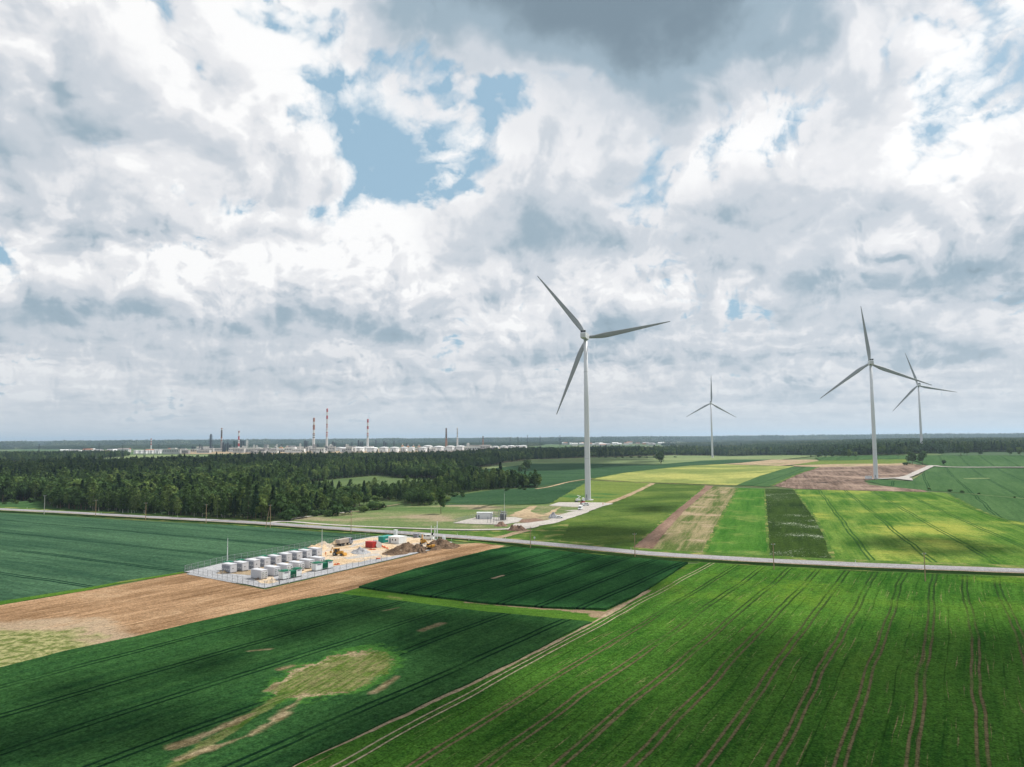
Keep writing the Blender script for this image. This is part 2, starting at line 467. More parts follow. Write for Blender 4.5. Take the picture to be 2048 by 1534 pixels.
def ucoord(px, py, ang):
    x, y = G(px, py); return x * math.cos(R(ang)) - y * math.sin(R(ang))
# measured wheel tracks of the near right field (photo bottom row)
TR = []
for a, b in ((664, 688), (813, 834), (955, 979), (1102, 1125), (1248, 1272), (1394, 1418), (1534, 1556), (1672, 1694), (1818, 1839), (1961, 1983), (2108, 2131)):
    TR += [ucoord(a, 1534, 31.5), ucoord(b, 1534, 31.5)]
THIN = [(TR[i + 1] + TR[i + 2]) / 2 + (.3 if i % 4 else -.6) for i in range(0, len(TR) - 2, 2)]
GREEN_DK, GREEN_MD = (.012, .052, .022), (.022, .088, .030)
OC = G(672, 1352); OA = (R(19))
def wheat_extra(N, p, x, y, u, v, fn, fn2, st, col):
    w1 = (N.noise(p, 1 / 3.0, 5, .65) - .5); w2 = (N.noise(p, 1 / 11.0, 3, .5) - .5)
    ex, ey = x - OC[0], y - OC[1]
    q = ((ex * math.cos(OA) - ey * math.sin(OA)) * (1 / 9.6)).pow(2.0) + ((ex * math.sin(OA) + ey * math.cos(OA)) * (1 / 15.5)).pow(2.0)
    q = q.op('SQRT') + w1 * .95 + w2 * .85
    rows = N.noise(N.vec((ex * math.cos(OA) - ey * math.sin(OA)) * 1.4, (ex * math.sin(OA) + ey * math.cos(OA)) * .12, 3), 1, 4, .6)
    weedy = N.mix((rows + w1 * .5).ss(.38, .62), (.070, .108, .022), (.150, .145, .062))
    bare_ = N.mix((st + w1).ss(.35, .65), (.125, .098, .050), (.27, .215, .130))
    col = N.mix(q.ss(1.16, 1.02), col, (.040, .115, .022)) 
    col = N.mix(q.ss(1.0, .93) * (w1 * 2.2 + w2 * 4 + .62).ss(.35, .6), col, bare_)
    col = N.mix(q.ss(.90, .78), col, weedy)
    def seg(a, b, w, c, col, soft=.5, brk=1.0):
        d = segdist(N, x, y, G(*a), G(*b)) + w1 * 2.6 + w2 * brk * 2.0
        return N.mix(d.ss(w + soft, w), col, c)
    olive = N.mix((st + w1 * .5).ss(.4, .6), (.045, .085, .015), (.12, .13, .05))
    for a_, b_, w in (((566, 1398), (520, 1428), 1.0), ((520, 1428), (420, 1492), .7), ((420, 1492), (340, 1545), .6)): col = seg(a_, b_, w, olive, col, .7)
    for a_, b_, w, k in (((604, 1402), (545, 1445), .55, 1.5), ((575, 1432), (500, 1478), .35, 1.2), ((500, 1478), (360, 1526), .2, 1.7), ((545, 1415), (480, 1448), .0, 1.6), ((480, 1446), (352, 1502), .3, 1.5),
                      ((556, 1372), (532, 1388), .35, 1), ((538, 1304), (494, 1308), .12, .5), ((882, 1252), (842, 1266), .9, .6), ((800, 1219), (768, 1226), .0, .4), ((560, 1345), (585, 1338), .3, 1.2), ((795, 1360), (745, 1392), .3, 1.2)):
        col = seg(a_, b_, w - .45, bare_, col, 1.3, k * 1.8)
    return col
def green_extra(N, p, x, y, u, v, fn, fn2, st, col):
    w1 = (N.noise(p, .7, 4, .65) - .5)
    for t in (TR[0], TR[1]): col = N.mix(((u - t).abs() + w1 * .25).ss(.22, .08), col, (.30, .26, .17))
    far = y.ss(150, 235); return N.mix(far * (N.noise(p, 1 / 40, 4, .6) + w1 * .3).ss(.5, .66), col, (.085, .155, .018))  # lime patches toward the far end paint sunlit areas into the crop colour
def plot_extra(N, p, x, y, u, v, fn, fn2, st, col):
    w1 = (N.noise(p, 1 / 3.0, 5, .65) - .5)
    for a_, b_, w in (((1006, 1154.5), (986, 1160), .5),):
        col = N.mix((segdist(N, x, y, G(*a_), G(*b_)) + w1 * 1.5).ss(w + .4, w), col, (.32, .25, .16))
    return col
def strip_extra(N, p, x, y, u, v, fn, fn2, st, col):
    w1 = (N.noise(p, 1 / 3.0, 5, .65) - .5)
    for a_, b_, w in (((1205, 1226), (1150, 1222), 1.2), ((1150, 1222), (1060, 1216), .5), ((1060, 1216), (930, 1205), .1), ((1215, 1224), (1300, 1184), .3), ((1190, 1232), (1215, 1226), 1.4)):
        col = N.mix((segdist(N, x, y, G(*a_), G(*b_)) + w1 * 3.2).ss(w + .6, w), col, (.24, .175, .11))
    return col
M_wheat = field('young_wheat', (.011, .042, .013), (.034, .092, .025), ang=33.6, row=1.3, rows=.7, streak=.8, fine=.38, tram=16.0, tramcol=(.005, .022, .009), macro=.16, c3=(.040, .12, .024), pth=(.60, .80), bump_h=.6, extra=wheat_extra, grain=.72, tramw=.2)
M_wheat2 = field('young_wheat_far_plot', (.010, .044, .014), (.028, .092, .026), ang=33.0, row=1.8, rows=.7, streak=1.1, fine=.45, tram=10.5, tramcol=(.005, .022, .009), macro=.12, seed=2, bump_h=.6, extra=plot_extra, grain=.6)
M_bright = field('bright_green_crop', (.020, .070, .009), (.060, .142, .020), ang=31.5, row=1.0, rows=.7, streak=.9, fine=.36, tram=TR, tramcol=lambda N, y: N.mix(y.ss(125, 205), (.125, .102, .052), (.022, .048, .012)), macro=.40, c3=(.085, .155, .018), pth=(.54, .76),
                 bare=((.16, .14, .065), .60, .70, 20.0, 0.50), bump_h=.55, seed=1, tramw=.13, thin=THIN, grain=.85, extra=green_extra)
M_bluegreen = field('blue_green_crop', (.024, .060, .034), (.058, .118, .062), ang=118.5, row=3.2, rows=.8, streak=1.3, fine=1.0, tram=30.0, tramcol=(.008, .030, .018), macro=.25, seed=3, bump_h=.5, tramw=.3)
def fallow_extra(N, p, x, y, u, v, fn, fn2, st, col):
    A = G(-60, 1310); w1 = N.noise(p, 1 / 9, 6, .62) - .5; w2 = N.noise(p, 1 / 2.2, 4, .65)
    d = ((x - A[0]).pow(2.0) + (y - A[1]).pow(2.0)).op('SQRT') * (1 / 25) + w1 * 1.1
    pale = d.ss(1.35, 1.0); col = N.mix(pale * .7, col, (.33, .26, .18))
    wd = N.mix(w2.ss(.4, .6), (.10, .125, .035), (.27, .255, .12))
    return N.mix(d.ss(1.0, .72), col, wd)
M_brown = field('harrowed_soil', (.155, .090, .046), (.345, .218, .125), (.39, .28, .175), ang=35.3, row=.9, rows=1.2, streak=1.3, patch=30, pth=(.5, .8), fine=.5, macro=.30, seed=4, bump_h=.4, grain=.6, extra=fallow_extra)
M_fade = field('weedy_fallow', (.12, .15, .05), (.32, .30, .17), (.36, .31, .22), ang=60, row=2, rows=.6, streak=.8, patch=25, pth=(.5, .65), fine=.6, macro=.3, seed=5)
M_verge = field('verge_grass', (.035, .085, .018), (.10, .165, .035), (.20, .20, .07), ang=110, row=3, rows=.4, streak=.5, patch=9, pth=(.5, .66), fine=.5, macro=.4, seed=6, bump_h=.4)
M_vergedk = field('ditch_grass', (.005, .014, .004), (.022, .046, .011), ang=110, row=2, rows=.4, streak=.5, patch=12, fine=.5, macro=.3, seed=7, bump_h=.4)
M_strip = field('grass_strip', (.035, .095, .012), (.080, .155, .022), (.17, .16, .06), ang=102, row=1.2, rows=.7, streak=.9, patch=14, pth=(.6, .72), fine=.4, macro=.2, seed=8, bump_h=.3, extra=strip_extra)
M_meadow = field('rough_meadow', (.075, .13, .042), (.17, .19, .085), (.26, .215, .14), ang=95, row=3, rows=.6, streak=1.1, patch=45, pth=(.48, .66), fine=.9, macro=.25, seed=9)
M_olive = field('olive_meadow', (.040, .075, .018), (.085, .135, .030), (.12, .16, .040), ang=60, row=2.5, rows=.5, streak=.6, patch=60, pth=(.5, .7), fine=.9, macro=.4, seed=10)
M_yelgreen = field('yellow_green_meadow', (.085, .13, .030), (.16, .20, .050), (.05, .12, .035), ang=-60, row=3, rows=.4, streak=.7, patch=60, pth=(.55, .68), fine=1.0, macro=.3, seed=11)
M_purple = field('reddish_tilled_soil', (.13, .082, .060), (.26, .175, .130), ang=24, row=1.5, rows=.6, streak=.9, fine=.8, macro=.25, seed=12, bump_h=.3)
M_stub = field('stubble_plot', (.075, .105, .030), (.24, .20, .11), (.30, .235, .15), ang=19.8, row=1.8, rows=1.3, streak=1.8, patch=30, pth=(.5, .65), fine=.8, macro=.2, seed=13)
M_vivid = field('vivid_green_crop', (.026, .095, .012), (.075, .165, .028), (.14, .19, .05), ang=19.5, row=2.2, rows=.8, streak=1.0, patch=25, pth=(.5, .7), fine=.7, macro=.2, seed=14)
M_flower = field('flowering_crop', (.014, .030, .008), (.040, .070, .014), ang=20, row=2, rows=.5, streak=.6, fine=.8, macro=.35, flowers=(.50, .54, .44), seed=15)
M_lime = field('lime_crop', (.040, .105, .015), (.125, .200, .040), (.25, .27, .055), ang=20.5, row=1.6, rows=.8, streak=1.2, patch=60, pth=(.48, .72), fine=.7, macro=.45, seed=16, tram=20.0, tramcol=(.035, .085, .02))
M_green = field('mid_green_crop', (.034, .080, .027), (.068, .126, .046), ang=29, row=3, rows=.6, streak=.8, fine=1.0, macro=.25, seed=17, tram=28.0, tramcol=(.02, .055, .02), patch=110)
M_plough = field('ploughed_soil', (.085, .058, .045), (.25, .18, .14), (.30, .22, .17), ang=20, row=2.5, rows=1.2, streak=.7, patch=50, pth=(.5, .7), fine=1.3, macro=.3, seed=18, bump_h=.5)
M_yellow = field('yellowing_crop', (.135, .175, .048), (.215, .245, .078), (.31, .31, .095), ang=50, row=3, rows=.5, streak=1.0, patch=120, pth=(.45, .62), fine=1.5, macro=.35, seed=19)
M_teal = field('dark_teal_crop', (.022, .056, .026), (.048, .095, .044), ang=80, row=5, rows=.5, streak=1.1, fine=1.5, macro=.3, seed=20, patch=150)
M_pale = field('pale_grassland', (.10, .155, .065), (.20, .235, .11), ang=85, row=6, rows=.5, streak=1.2, fine=2, macro=.3, seed=21, patch=150)
M_tan = field('dry_tan_field', (.26, .19, .12), (.40, .31, .20), (.22, .21, .10), ang=80, row=5, rows=.5, streak=1.2, fine=2, macro=.3, seed=22, patch=90, pth=(.55, .65))
M_track = field('bare_earth_track', (.20, .15, .095), (.36, .28, .19), ang=30, row=1, rows=.4, streak=.5, fine=.5, macro=.2, seed=23, bump_h=.2)
M_gravel = field('pale_gravel', (.30, .275, .25), (.47, .44, .40), ang=70, row=1.2, rows=.3, streak=.5, fine=.35, macro=.2, seed=24, bump_h=.12)
M_grey = field('grey_crushed_stone', (.26, .26, .27), (.42, .42, .43), ang=70, row=1.2, rows=.2, streak=.4, fine=.35, macro=.25, seed=25, bump_h=.12)
M_sand = field('yellow_sand', (.40, .29, .18), (.66, .52, .36), (.42, .36, .30), ang=60, row=2, rows=.3, streak=.6, patch=9, pth=(.48, .62), fine=.5, macro=.5, seed=26, bump_h=.5)
M_dirt = field('turned_topsoil', (.075, .05, .034), (.22, .15, .10), ang=60, row=2, rows=.3, streak=.4, patch=8, fine=.5, macro=.4, seed=27, bump_h=.6)
M_asphalt = field('worn_asphalt', (.22, .21, .215), (.31, .30, .305), ang=110.5, row=.9, rows=.5, streak=.9, fine=.3, macro=.15, seed=28, bump_h=.04)
M_oval = field('thin_weedy_patch', (.10, .135, .030), (.20, .215, .070), (.30, .255, .14), ang=45, row=.9, rows=1.0, streak=.8, patch=14, pth=(.5, .72), fine=.4, macro=.3, seed=29)

sheet('crop_field', [(-500, 1000), (-200, 1011), (0, 1026), (250, 1040), (512, 1053), (600, 1061), (700, 1068), (745, 1072), (690, 1084), (620, 1095), (544, 1110), (456, 1125), (368, 1144), (171, 1178), (0, 1206), (-400, 1275), (-900, 1300)], M_bluegreen, 2, amp=.4)
sheet('harrowed_field', [(-500, 1290), (0, 1211), (171, 1182), (342, 1151), (372, 1146), (529, 1179), (680, 1144), (774, 1122.5), (870, 1099), (912, 1089), (962, 1085.5), (1012, 1091), (983, 1101.5), (834, 1140), (717, 1176), (600, 1204), (513, 1223), (376, 1253), (267, 1279), (137, 1306), (0, 1341), (-500, 1460)], M_brown, 1, amp=.5)
sheet('field_margin', [(-500, 1268), (0, 1203), (171, 1176.5), (250, 1161.5), (342, 1148), (368, 1143), (368, 1145.5), (342, 1151), (250, 1165.5), (171, 1181.5), (0, 1210), (-500, 1280)], M_strip, 4, amp=.5, step=2)
sheet('wheat_field', [(-500, 1462), (0, 1340), (137, 1305), (267, 1278), (376, 1252), (513, 1222), (600, 1203), (674, 1190), (815, 1207), (951, 1225), (1088, 1238), (1182, 1248), (1130, 1272), (1088, 1297), (951, 1364), (795, 1438), (590, 1534), (400, 1640), (-900, 2100)], M_wheat, 1, amp=.35, height=.55, step=2)
sheet('wheat_plot', [(717, 1176), (834, 1139), (983, 1101), (1023, 1095.5), (1093, 1101), (1181, 1111), (1260, 1117), (1375, 1128), (1290, 1184), (1213, 1221), (1088, 1217), (979, 1209), (850, 1194)], M_wheat2, 2, amp=.35, height=.55, step=2)
sheet('grassy_strip', [(674, 1190), (717, 1176), (850, 1194), (979, 1209), (1088, 1217), (1213, 1221), (1290, 1184), (1375, 1128), (1405, 1127), (1330, 1170), (1240, 1222), (1182, 1250), (1088, 1238), (951, 1225), (815, 1207)], M_strip, 3, amp=.4, step=2)
sheet('green_field', [(400, 1640), (590, 1534), (795, 1438), (951, 1364), (1088, 1297), (1130, 1272), (1185, 1247), (1240, 1220), (1330, 1168), (1400, 1126), (1560, 1136), (1700, 1143), (1850, 1149), (2048, 1157), (2400, 1172), (3400, 1300), (3300, 1800), (1800, 2400)], M_bright, 1, amp=.3, height=.25, step=3)
# pale track between the wheat and the green field
sheet('earth_track', ribbon([(540, 1560), (600, 1530), (795, 1440), (951.6, 1365.6), (1088, 1299), (1186, 1247.6), (1240, 1217), (1300, 1182)], 1.1), M_track, 15, px=False, amp=.5, step=1.5)

# roads -----------------------------------------------------------------
ROAD = [(-420, 998), (-200, 1008), (0, 1019), (128, 1025), (250, 1032), (380, 1039), (512, 1046), (640, 1055), (720, 1060.5), (800, 1066), (900, 1073), (960, 1077.5), (1050, 1085), (1150, 1094), (1260, 1104.5), (1300, 1108.5), (1440, 1117), (1560, 1123.5), (1700, 1130), (1850, 1136), (2048, 1143), (2400, 1155), (2900, 1170)]
sheet('road_verge', ribbon(ROAD, 24), M_verge, 7, px=False, amp=1.2, step=3)
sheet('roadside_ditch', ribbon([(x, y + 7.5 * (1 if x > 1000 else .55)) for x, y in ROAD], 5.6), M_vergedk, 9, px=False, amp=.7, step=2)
def solid_ribbon(name, pts, w, z0, z1, mat, px=True, sm=2):
    """a lane with real thickness: top at z1, sloping sides down to z0"""
    P = [G(*p) for p in pts] if px else pts
    P = [Vector(p) for p in chaikin(P, sm)]; n = len(P); vs = []; fs = []
    for i, p in enumerate(P):
        d = (P[min(i + 1, n - 1)] - P[max(i - 1, 0)]).normalized(); q = Vector((-d.y, d.x))
        j = mnoise.noise(Vector((p.x / 15, p.y / 15, 3))) * .3
        for s, z in ((w / 2 + .5, z0), (w / 2 + j, z1), (0, z1 + .05), (-w / 2 - j, z1), (-w / 2 - .5, z0)):
            t = terrain(p.x, p.y); vs.append((p.x + q.x * s, p.y + q.y * s, z + t))
    for i in range(n - 1):
        for k in range(4):
            a = i * 5 + k; fs.append((a, a + 5, a + 6, a + 1))
    m = MB(); m.add(vs, fs); o = m.build(name, mat); o['kind'] = 'structure'
    return o
sheet('road_shoulder', ribbon(ROAD, 9.6), M_track, 12, px=False, amp=.5, step=2)
solid_ribbon('asphalt_road', ROAD, 7.2, .05, .40, M_asphalt)
# gravel service track and pads -----------------------------------------
sheet('rough_grass', [(597, 1037), (661, 1028), (700, 1024), (765, 1016), (820, 1013), (872, 1011), (892, 1006), (960, 1006), (1010, 1009.5), (1064, 1010), (1098, 1008), (1096, 1014), (1150, 1030), (1060, 1058), (960, 1059), (860, 1059), (720, 1054), (600, 1046), (560, 1043)], M_meadow, 2, amp=.8)
sheet('rough_grass', [(575, 1046), (640, 1051), (720, 1056), (800, 1060), (900, 1063), (1020, 1061), (1070, 1058), (1140, 1046), (1120, 1085), (1050, 1080), (960, 1073), (900, 1069), (800, 1062), (720, 1057.5), (640, 1053)], M_verge, 5, amp=.6)
sheet('scrub_ground', [(1020, 1035), (1060, 1011), (1098, 1008), (1160, 1010), (1165, 1018), (1120, 1036), (1060, 1046)], M_meadow, 6, amp=1.5, step=2)
sheet('disturbed_earth', [(1016, 1032), (1060, 1013), (1075, 1012), (1060, 1024), (1086, 1030), (1118, 1014), (1124, 1014), (1102, 1030), (1075, 1036), (1045, 1036)], M_tan, 8, amp=1.2, step=2)
sheet('disturbed_earth', [(1035, 1040), (1070, 1037), (1096, 1042), (1070, 1046), (1040, 1046)], M_purple, 9, amp=1.2, step=2)
sheet('gravel_track', ribbon([(538, 1046), (575, 1043), (640, 1049), (720, 1053.5), (800, 1056.5), (900, 1060), (960, 1060.5), (1020, 1059), (1050, 1054), (1085, 1047)], 3.6), M_gravel, 14, px=False, amp=.35)
sheet('gravel_track', ribbon([(545, 1044.5), (575, 1041.5), (597, 1036), (625, 1032.5), (661, 1028), (700, 1024.5)], 3.2), M_gravel, 13, px=False, amp=.35)
sheet('farm_track', ribbon([(700, 1024.5), (740, 1021), (768, 1013.5), (800, 1009)], 2.2), M_track, 13, px=False, amp=.35)
sheet('gravel_apron', [(1030, 1048), (1060, 1046), (1095, 1041), (1118, 1031), (1140, 1024.5), (1150, 1023), (1128, 1022.5), (1140, 1021), (1158, 1020), (1160, 1014.5), (1125, 1013.5), (1097, 1011.5), (1118, 1005), (1199, 1005.6), (1216, 1006), (1226, 1008), (1206, 1013), (1190, 1019), (1168, 1028), (1140, 1037.5), (1110, 1047), (1080, 1052), (1065, 1057), (1045, 1059), (1020, 1060.5), (1018, 1056)], M_gravel, 12, amp=.7, step=3)
sheet('gravel_apron', [(906, 1047), (930, 1040.5), (951, 1035.5), (1030, 1035), (1046, 1038), (1036, 1045), (1005, 1050), (955, 1049)], M_gravel, 12, amp=.3)
sheet('earth_track', ribbon([(1214, 1007), (1240, 998), (1262, 988.5), (1285, 978), (1306, 967)], 5.0), M_tan, 12, px=False, amp=.8)
sheet('earth_track', ribbon([(985, 1079), (1010, 1073), (1030, 1067), (1060, 1061)], 4.5), M_track, 12, px=False, amp=.8)
# fields beyond the road --------------------------------------------------
sheet('olive_field', [(1000, 1079), (1063, 1058), (1131, 1039), (1175, 1025), (1222, 1008.5), (1262.5, 989), (1306, 967), (1410, 971), (1402, 980), (1355.5, 1016), (1325, 1043), (1287, 1076), (1258, 1101), (1150, 1091), (1050, 1082)], M_olive, 3, amp=.8)
sheet('tilled_strip', [(1410, 971), (1427, 972), (1366, 1024), (1328, 1068), (1300, 1105), (1254, 1100), (1287, 1076), (1325, 1043), (1355.5, 1016), (1402, 980)], M_purple, 4, amp=.5)
sheet('stubble_strip', [(1427, 972), (1476, 976), (1448, 1024), (1420, 1080), (1405, 1113), (1300, 1105), (1328, 1068), (1366, 1024)], M_stub, 3, amp=.5)
sheet('green_strip', [(1476, 976), (1529, 977.6), (1533, 1040), (1538, 1120), (1405, 1113), (1420, 1080), (1448, 1024)], M_vivid, 4, amp=.4)
sheet('flowering_strip', [(1529, 977.6), (1588.6, 979), (1619.6, 1022), (1641, 1050.6), (1660, 1100), (1672, 1127), (1538, 1120), (1533, 1040)], M_flower, 3, amp=.6)
sheet('lime_field', [(1588, 979), (1700, 981), (1850, 984), (1891, 985.5), (1946, 1015), (2001, 1038.7), (2048, 1045), (2300, 1085), (2500, 1140), (2500, 1156), (2048, 1140), (1850, 1134), (1672, 1127), (1660, 1100), (1641, 1050.6), (1619.6, 1022)], M_lime, 4, amp=.5)
sheet('dark_green_field', [(1891, 985.5), (1932, 987.5), (2048, 997.5), (2500, 1035), (2700, 1130), (2300, 1085), (2048, 1045), (2001, 1038.7), (1946, 1015)], M_green, 3, amp=.4)
sheet('right_green_field', [(1727, 962), (1757, 959), (1822, 962.5), (1840, 950), (1852, 941), (1866, 935), (2048, 937), (2700, 950), (2700, 1050), (2500, 1033), (2048, 997), (1932, 987), (1850, 981), (1790, 975)], M_green, 3, amp=.5)
sheet('field_lane', ribbon([(1740, 970), (1770, 973), (1850, 979.5), (1932, 987), (2048, 997.5), (2500, 1035)], 2.4), M_pale, 8, px=False, amp=.5)
sheet('ploughed_field', [(1545, 972), (1570, 960), (1600, 946), (1638, 934.5), (1730, 932.5), (1798, 931), (1856, 931.5), (1848, 938), (1817, 954), (1757, 958), (1727, 962), (1740, 970), (1790, 975), (1850, 981), (1855, 984), (1700, 981), (1590, 978)], M_plough, 4, amp=1.0)
sheet('green_wedge', [(1473, 971), (1520, 952), (1560, 940), (1584, 934), (1638, 934.5), (1600, 946), (1570, 960), (1545, 972), (1536, 974)], M_green, 5, amp=.6)
sheet('yellow_field', [(1183, 959), (1246, 946.5), (1314, 938.5), (1380, 931.5), (1448, 928.5), (1560, 932), (1590, 932.5), (1560, 941), (1520, 953), (1473, 971), (1355, 967), (1273, 964.5)], M_yellow, 4, amp=.7)
sheet('yellow_green_field', [(1096, 1010), (1120, 995), (1150, 978), (1180, 961), (1273, 964.5), (1306, 967), (1262, 988), (1219, 1007), (1150, 1008)], M_yelgreen, 4, amp=1.0)
sheet('teal_field', [(880, 1010), (906, 992), (950, 985), (988, 979.5), (1067, 976), (1120, 968), (1183, 958.5), (1180, 963), (1150, 985), (1120, 1000), (1098, 1010), (1009, 1010)], M_teal, 3, amp=.8)
sheet('teal_field', [(890, 975), (906, 949), (950, 940), (1040, 930), (1063, 927.5), (1164, 927), (1314, 929.5), (1405, 921.5), (1465, 919), (1544, 919), (1448, 928), (1380, 931), (1314, 938), (1246, 946), (1183, 957), (1100, 970), (1060, 975)], M_teal, 3, amp=1.2)
sheet('farm_track', ribbon([(1072, 978), (1100, 974), (1140, 963), (1183, 957.5)], 3.5), M_tan, 10, px=False, amp=.5)
sheet('field_lane', ribbon([(1183, 960.5), (1273, 965), (1355, 968), (1473, 972.5), (1560, 976.5), (1700, 981), (1850, 984.5)], 3.5), M_stub, 9, px=False, amp=.5)
sheet('pale_field', [(960, 940), (1008, 926), (1068, 919), (1191, 915), (1355, 910.6), (1560, 910), (1640, 911), (1560, 919.5), (1544, 919), (1465, 919), (1405, 921.5), (1314, 929.5), (1164, 927), (1063, 927.5), (1010, 934)], M_pale, 3, amp=1.5)
sheet('tan_field', [(1448, 928.3), (1544, 919.5), (1629, 919.8), (1640, 922), (1584, 930), (1560, 932), (1500, 930)], M_tan, 5, amp=1.2)
sheet('pale_field', [(1584, 930), (1640, 921.5), (1700, 921), (1812, 919), (1815, 926), (1780, 928), (1640, 930)], M_yelgreen, 5, amp=1.0)
sheet('tan_field', [(1584, 931), (1640, 929.5), (1780, 928), (1808, 926.5), (1856, 931.5), (1798, 931.3), (1730, 932.8), (1638, 934.8), (1590, 933)], M_tan, 6, amp=1.0)
sheet('right_green_field', [(1629, 915), (1700, 912), (1798, 911), (2048, 911), (2600, 916), (2600, 946), (2048, 935), (1870, 935), (1858, 931), (1830, 922), (1812, 918.5), (1700, 920.5), (1640, 921)], M_green, 4, amp=1.0)
sheet('gravel_road', ribbon([(1757, 958.5), (1790, 957), (1812, 955.5), (1832, 946), (1852, 937.5), (1864, 931), (1880, 934), (1920, 935.5), (2048, 935), (2300, 937)], (9, 7)), M_gravel, 12, px=False, amp=.8)
sheet('gravel_apron', [(1786, 957.5), (1812, 953), (1823, 957), (1826, 962), (1806, 960)], M_gravel, 11, amp=.8)
sheet('forest_meadow', [(0, 1017), (-200, 1007), (-200, 995), (0, 1006), (85, 1001), (92, 1018), (90, 1023), (0, 1018)], M_green, 3, amp=.5)

for L_, w_ in (([(1410, 971), (1402, 980), (1355.5, 1016), (1325, 1043), (1287, 1076), (1256, 1100)], 1.6), ([(1476, 976), (1448, 1024), (1420, 1080), (1405, 1113)], 1.6), ([(1529, 977.6), (1533, 1040), (1538, 1119)], 1.2), ([(1588.6, 979), (1619.6, 1022), (1641, 1050.6), (1660, 1100), (1671, 1126)], 1.4),
               ([(1891, 985.5), (1946, 1015), (2001, 1038.7), (2048, 1045), (2300, 1085)], 2.0), ([(1545, 972), (1570, 960), (1600, 946), (1638, 934.5)], 3), ([(1183, 957.5), (1246, 946), (1314, 938), (1380, 931)], 3.5), ([(896, 1007), (1009, 1010), (1098, 1009)], 2)):
    sheet('field_margin', ribbon(L_, w_), M_verge, 8, px=False, amp=w_ * .45, step=2)
sheet('thin_crop_patch', [(1927, 957), (1950, 955.9), (1978, 956), (1980, 957.6), (1950, 958.3), (1930, 958)], M_pale, 9, amp=1.2, step=3)
# ================================================================ vegetation
def leaf_mat(name, c1, c2, c3):
    m = bpy.data.materials.new(name); m.use_nodes = True; N = NT(m.node_tree)
    oi = N.new('ShaderNodeObjectInfo'); rnd_ = X(N.nt, oi.outputs['Random'])
    p = N.pos(); n = N.noise(p, 0.55, 3, 0.6)
    big = N.noise(p, 1 / 70, 3, 0.5)
    c = N.mix((n * 0.7 + rnd_ * 0.5 - 0.1).clamp(), c1, c2); c = N.mix((rnd_ * 7.31).op('FRACT').ss(0.6, 0.95) * big.ss(.3, .55), c, c3)
    d = N.new('ShaderNodeBsdfDiffuse'); t = N.new('ShaderNodeBsdfTranslucent'); mx = N.new('ShaderNodeMixShader'); mx.inputs[0].default_value = 0.25
    N.link(c, d.inputs[0]); N.link(c, t.inputs[0]); N.link(d.outputs[0], mx.inputs[1]); N.link(t.outputs[0], mx.inputs[2])
    o = N.new('ShaderNodeOutputMaterial'); N.link(mx.outputs[0], o.inputs[0]); return m
L_BIRCH = leaf_mat('birch_leaves', (.040, .080, .026), (.105, .165, .052), (.16, .22, .07))
L_SPRUCE = leaf_mat('spruce_needles', (.018, .042, .024), (.052, .096, .046), (.08, .13, .055))
L_BROAD = leaf_mat('broad_leaves', (.036, .076, .028), (.090, .150, .050), (.15, .21, .06))
L_FAR = leaf_mat('distant_foliage', (.045, .088, .052), (.095, .150, .080), (.16, .20, .11))  # paler, bluer leaf colours with distance haze put in
BARK_B = paint('birch_bark', (.50, .47, .42), .8, 0, .8, 2.0, (.12, .10, .09))
BARK = paint('brown_bark', (.14, .10, .07), .9, 0, .5, 3.0)
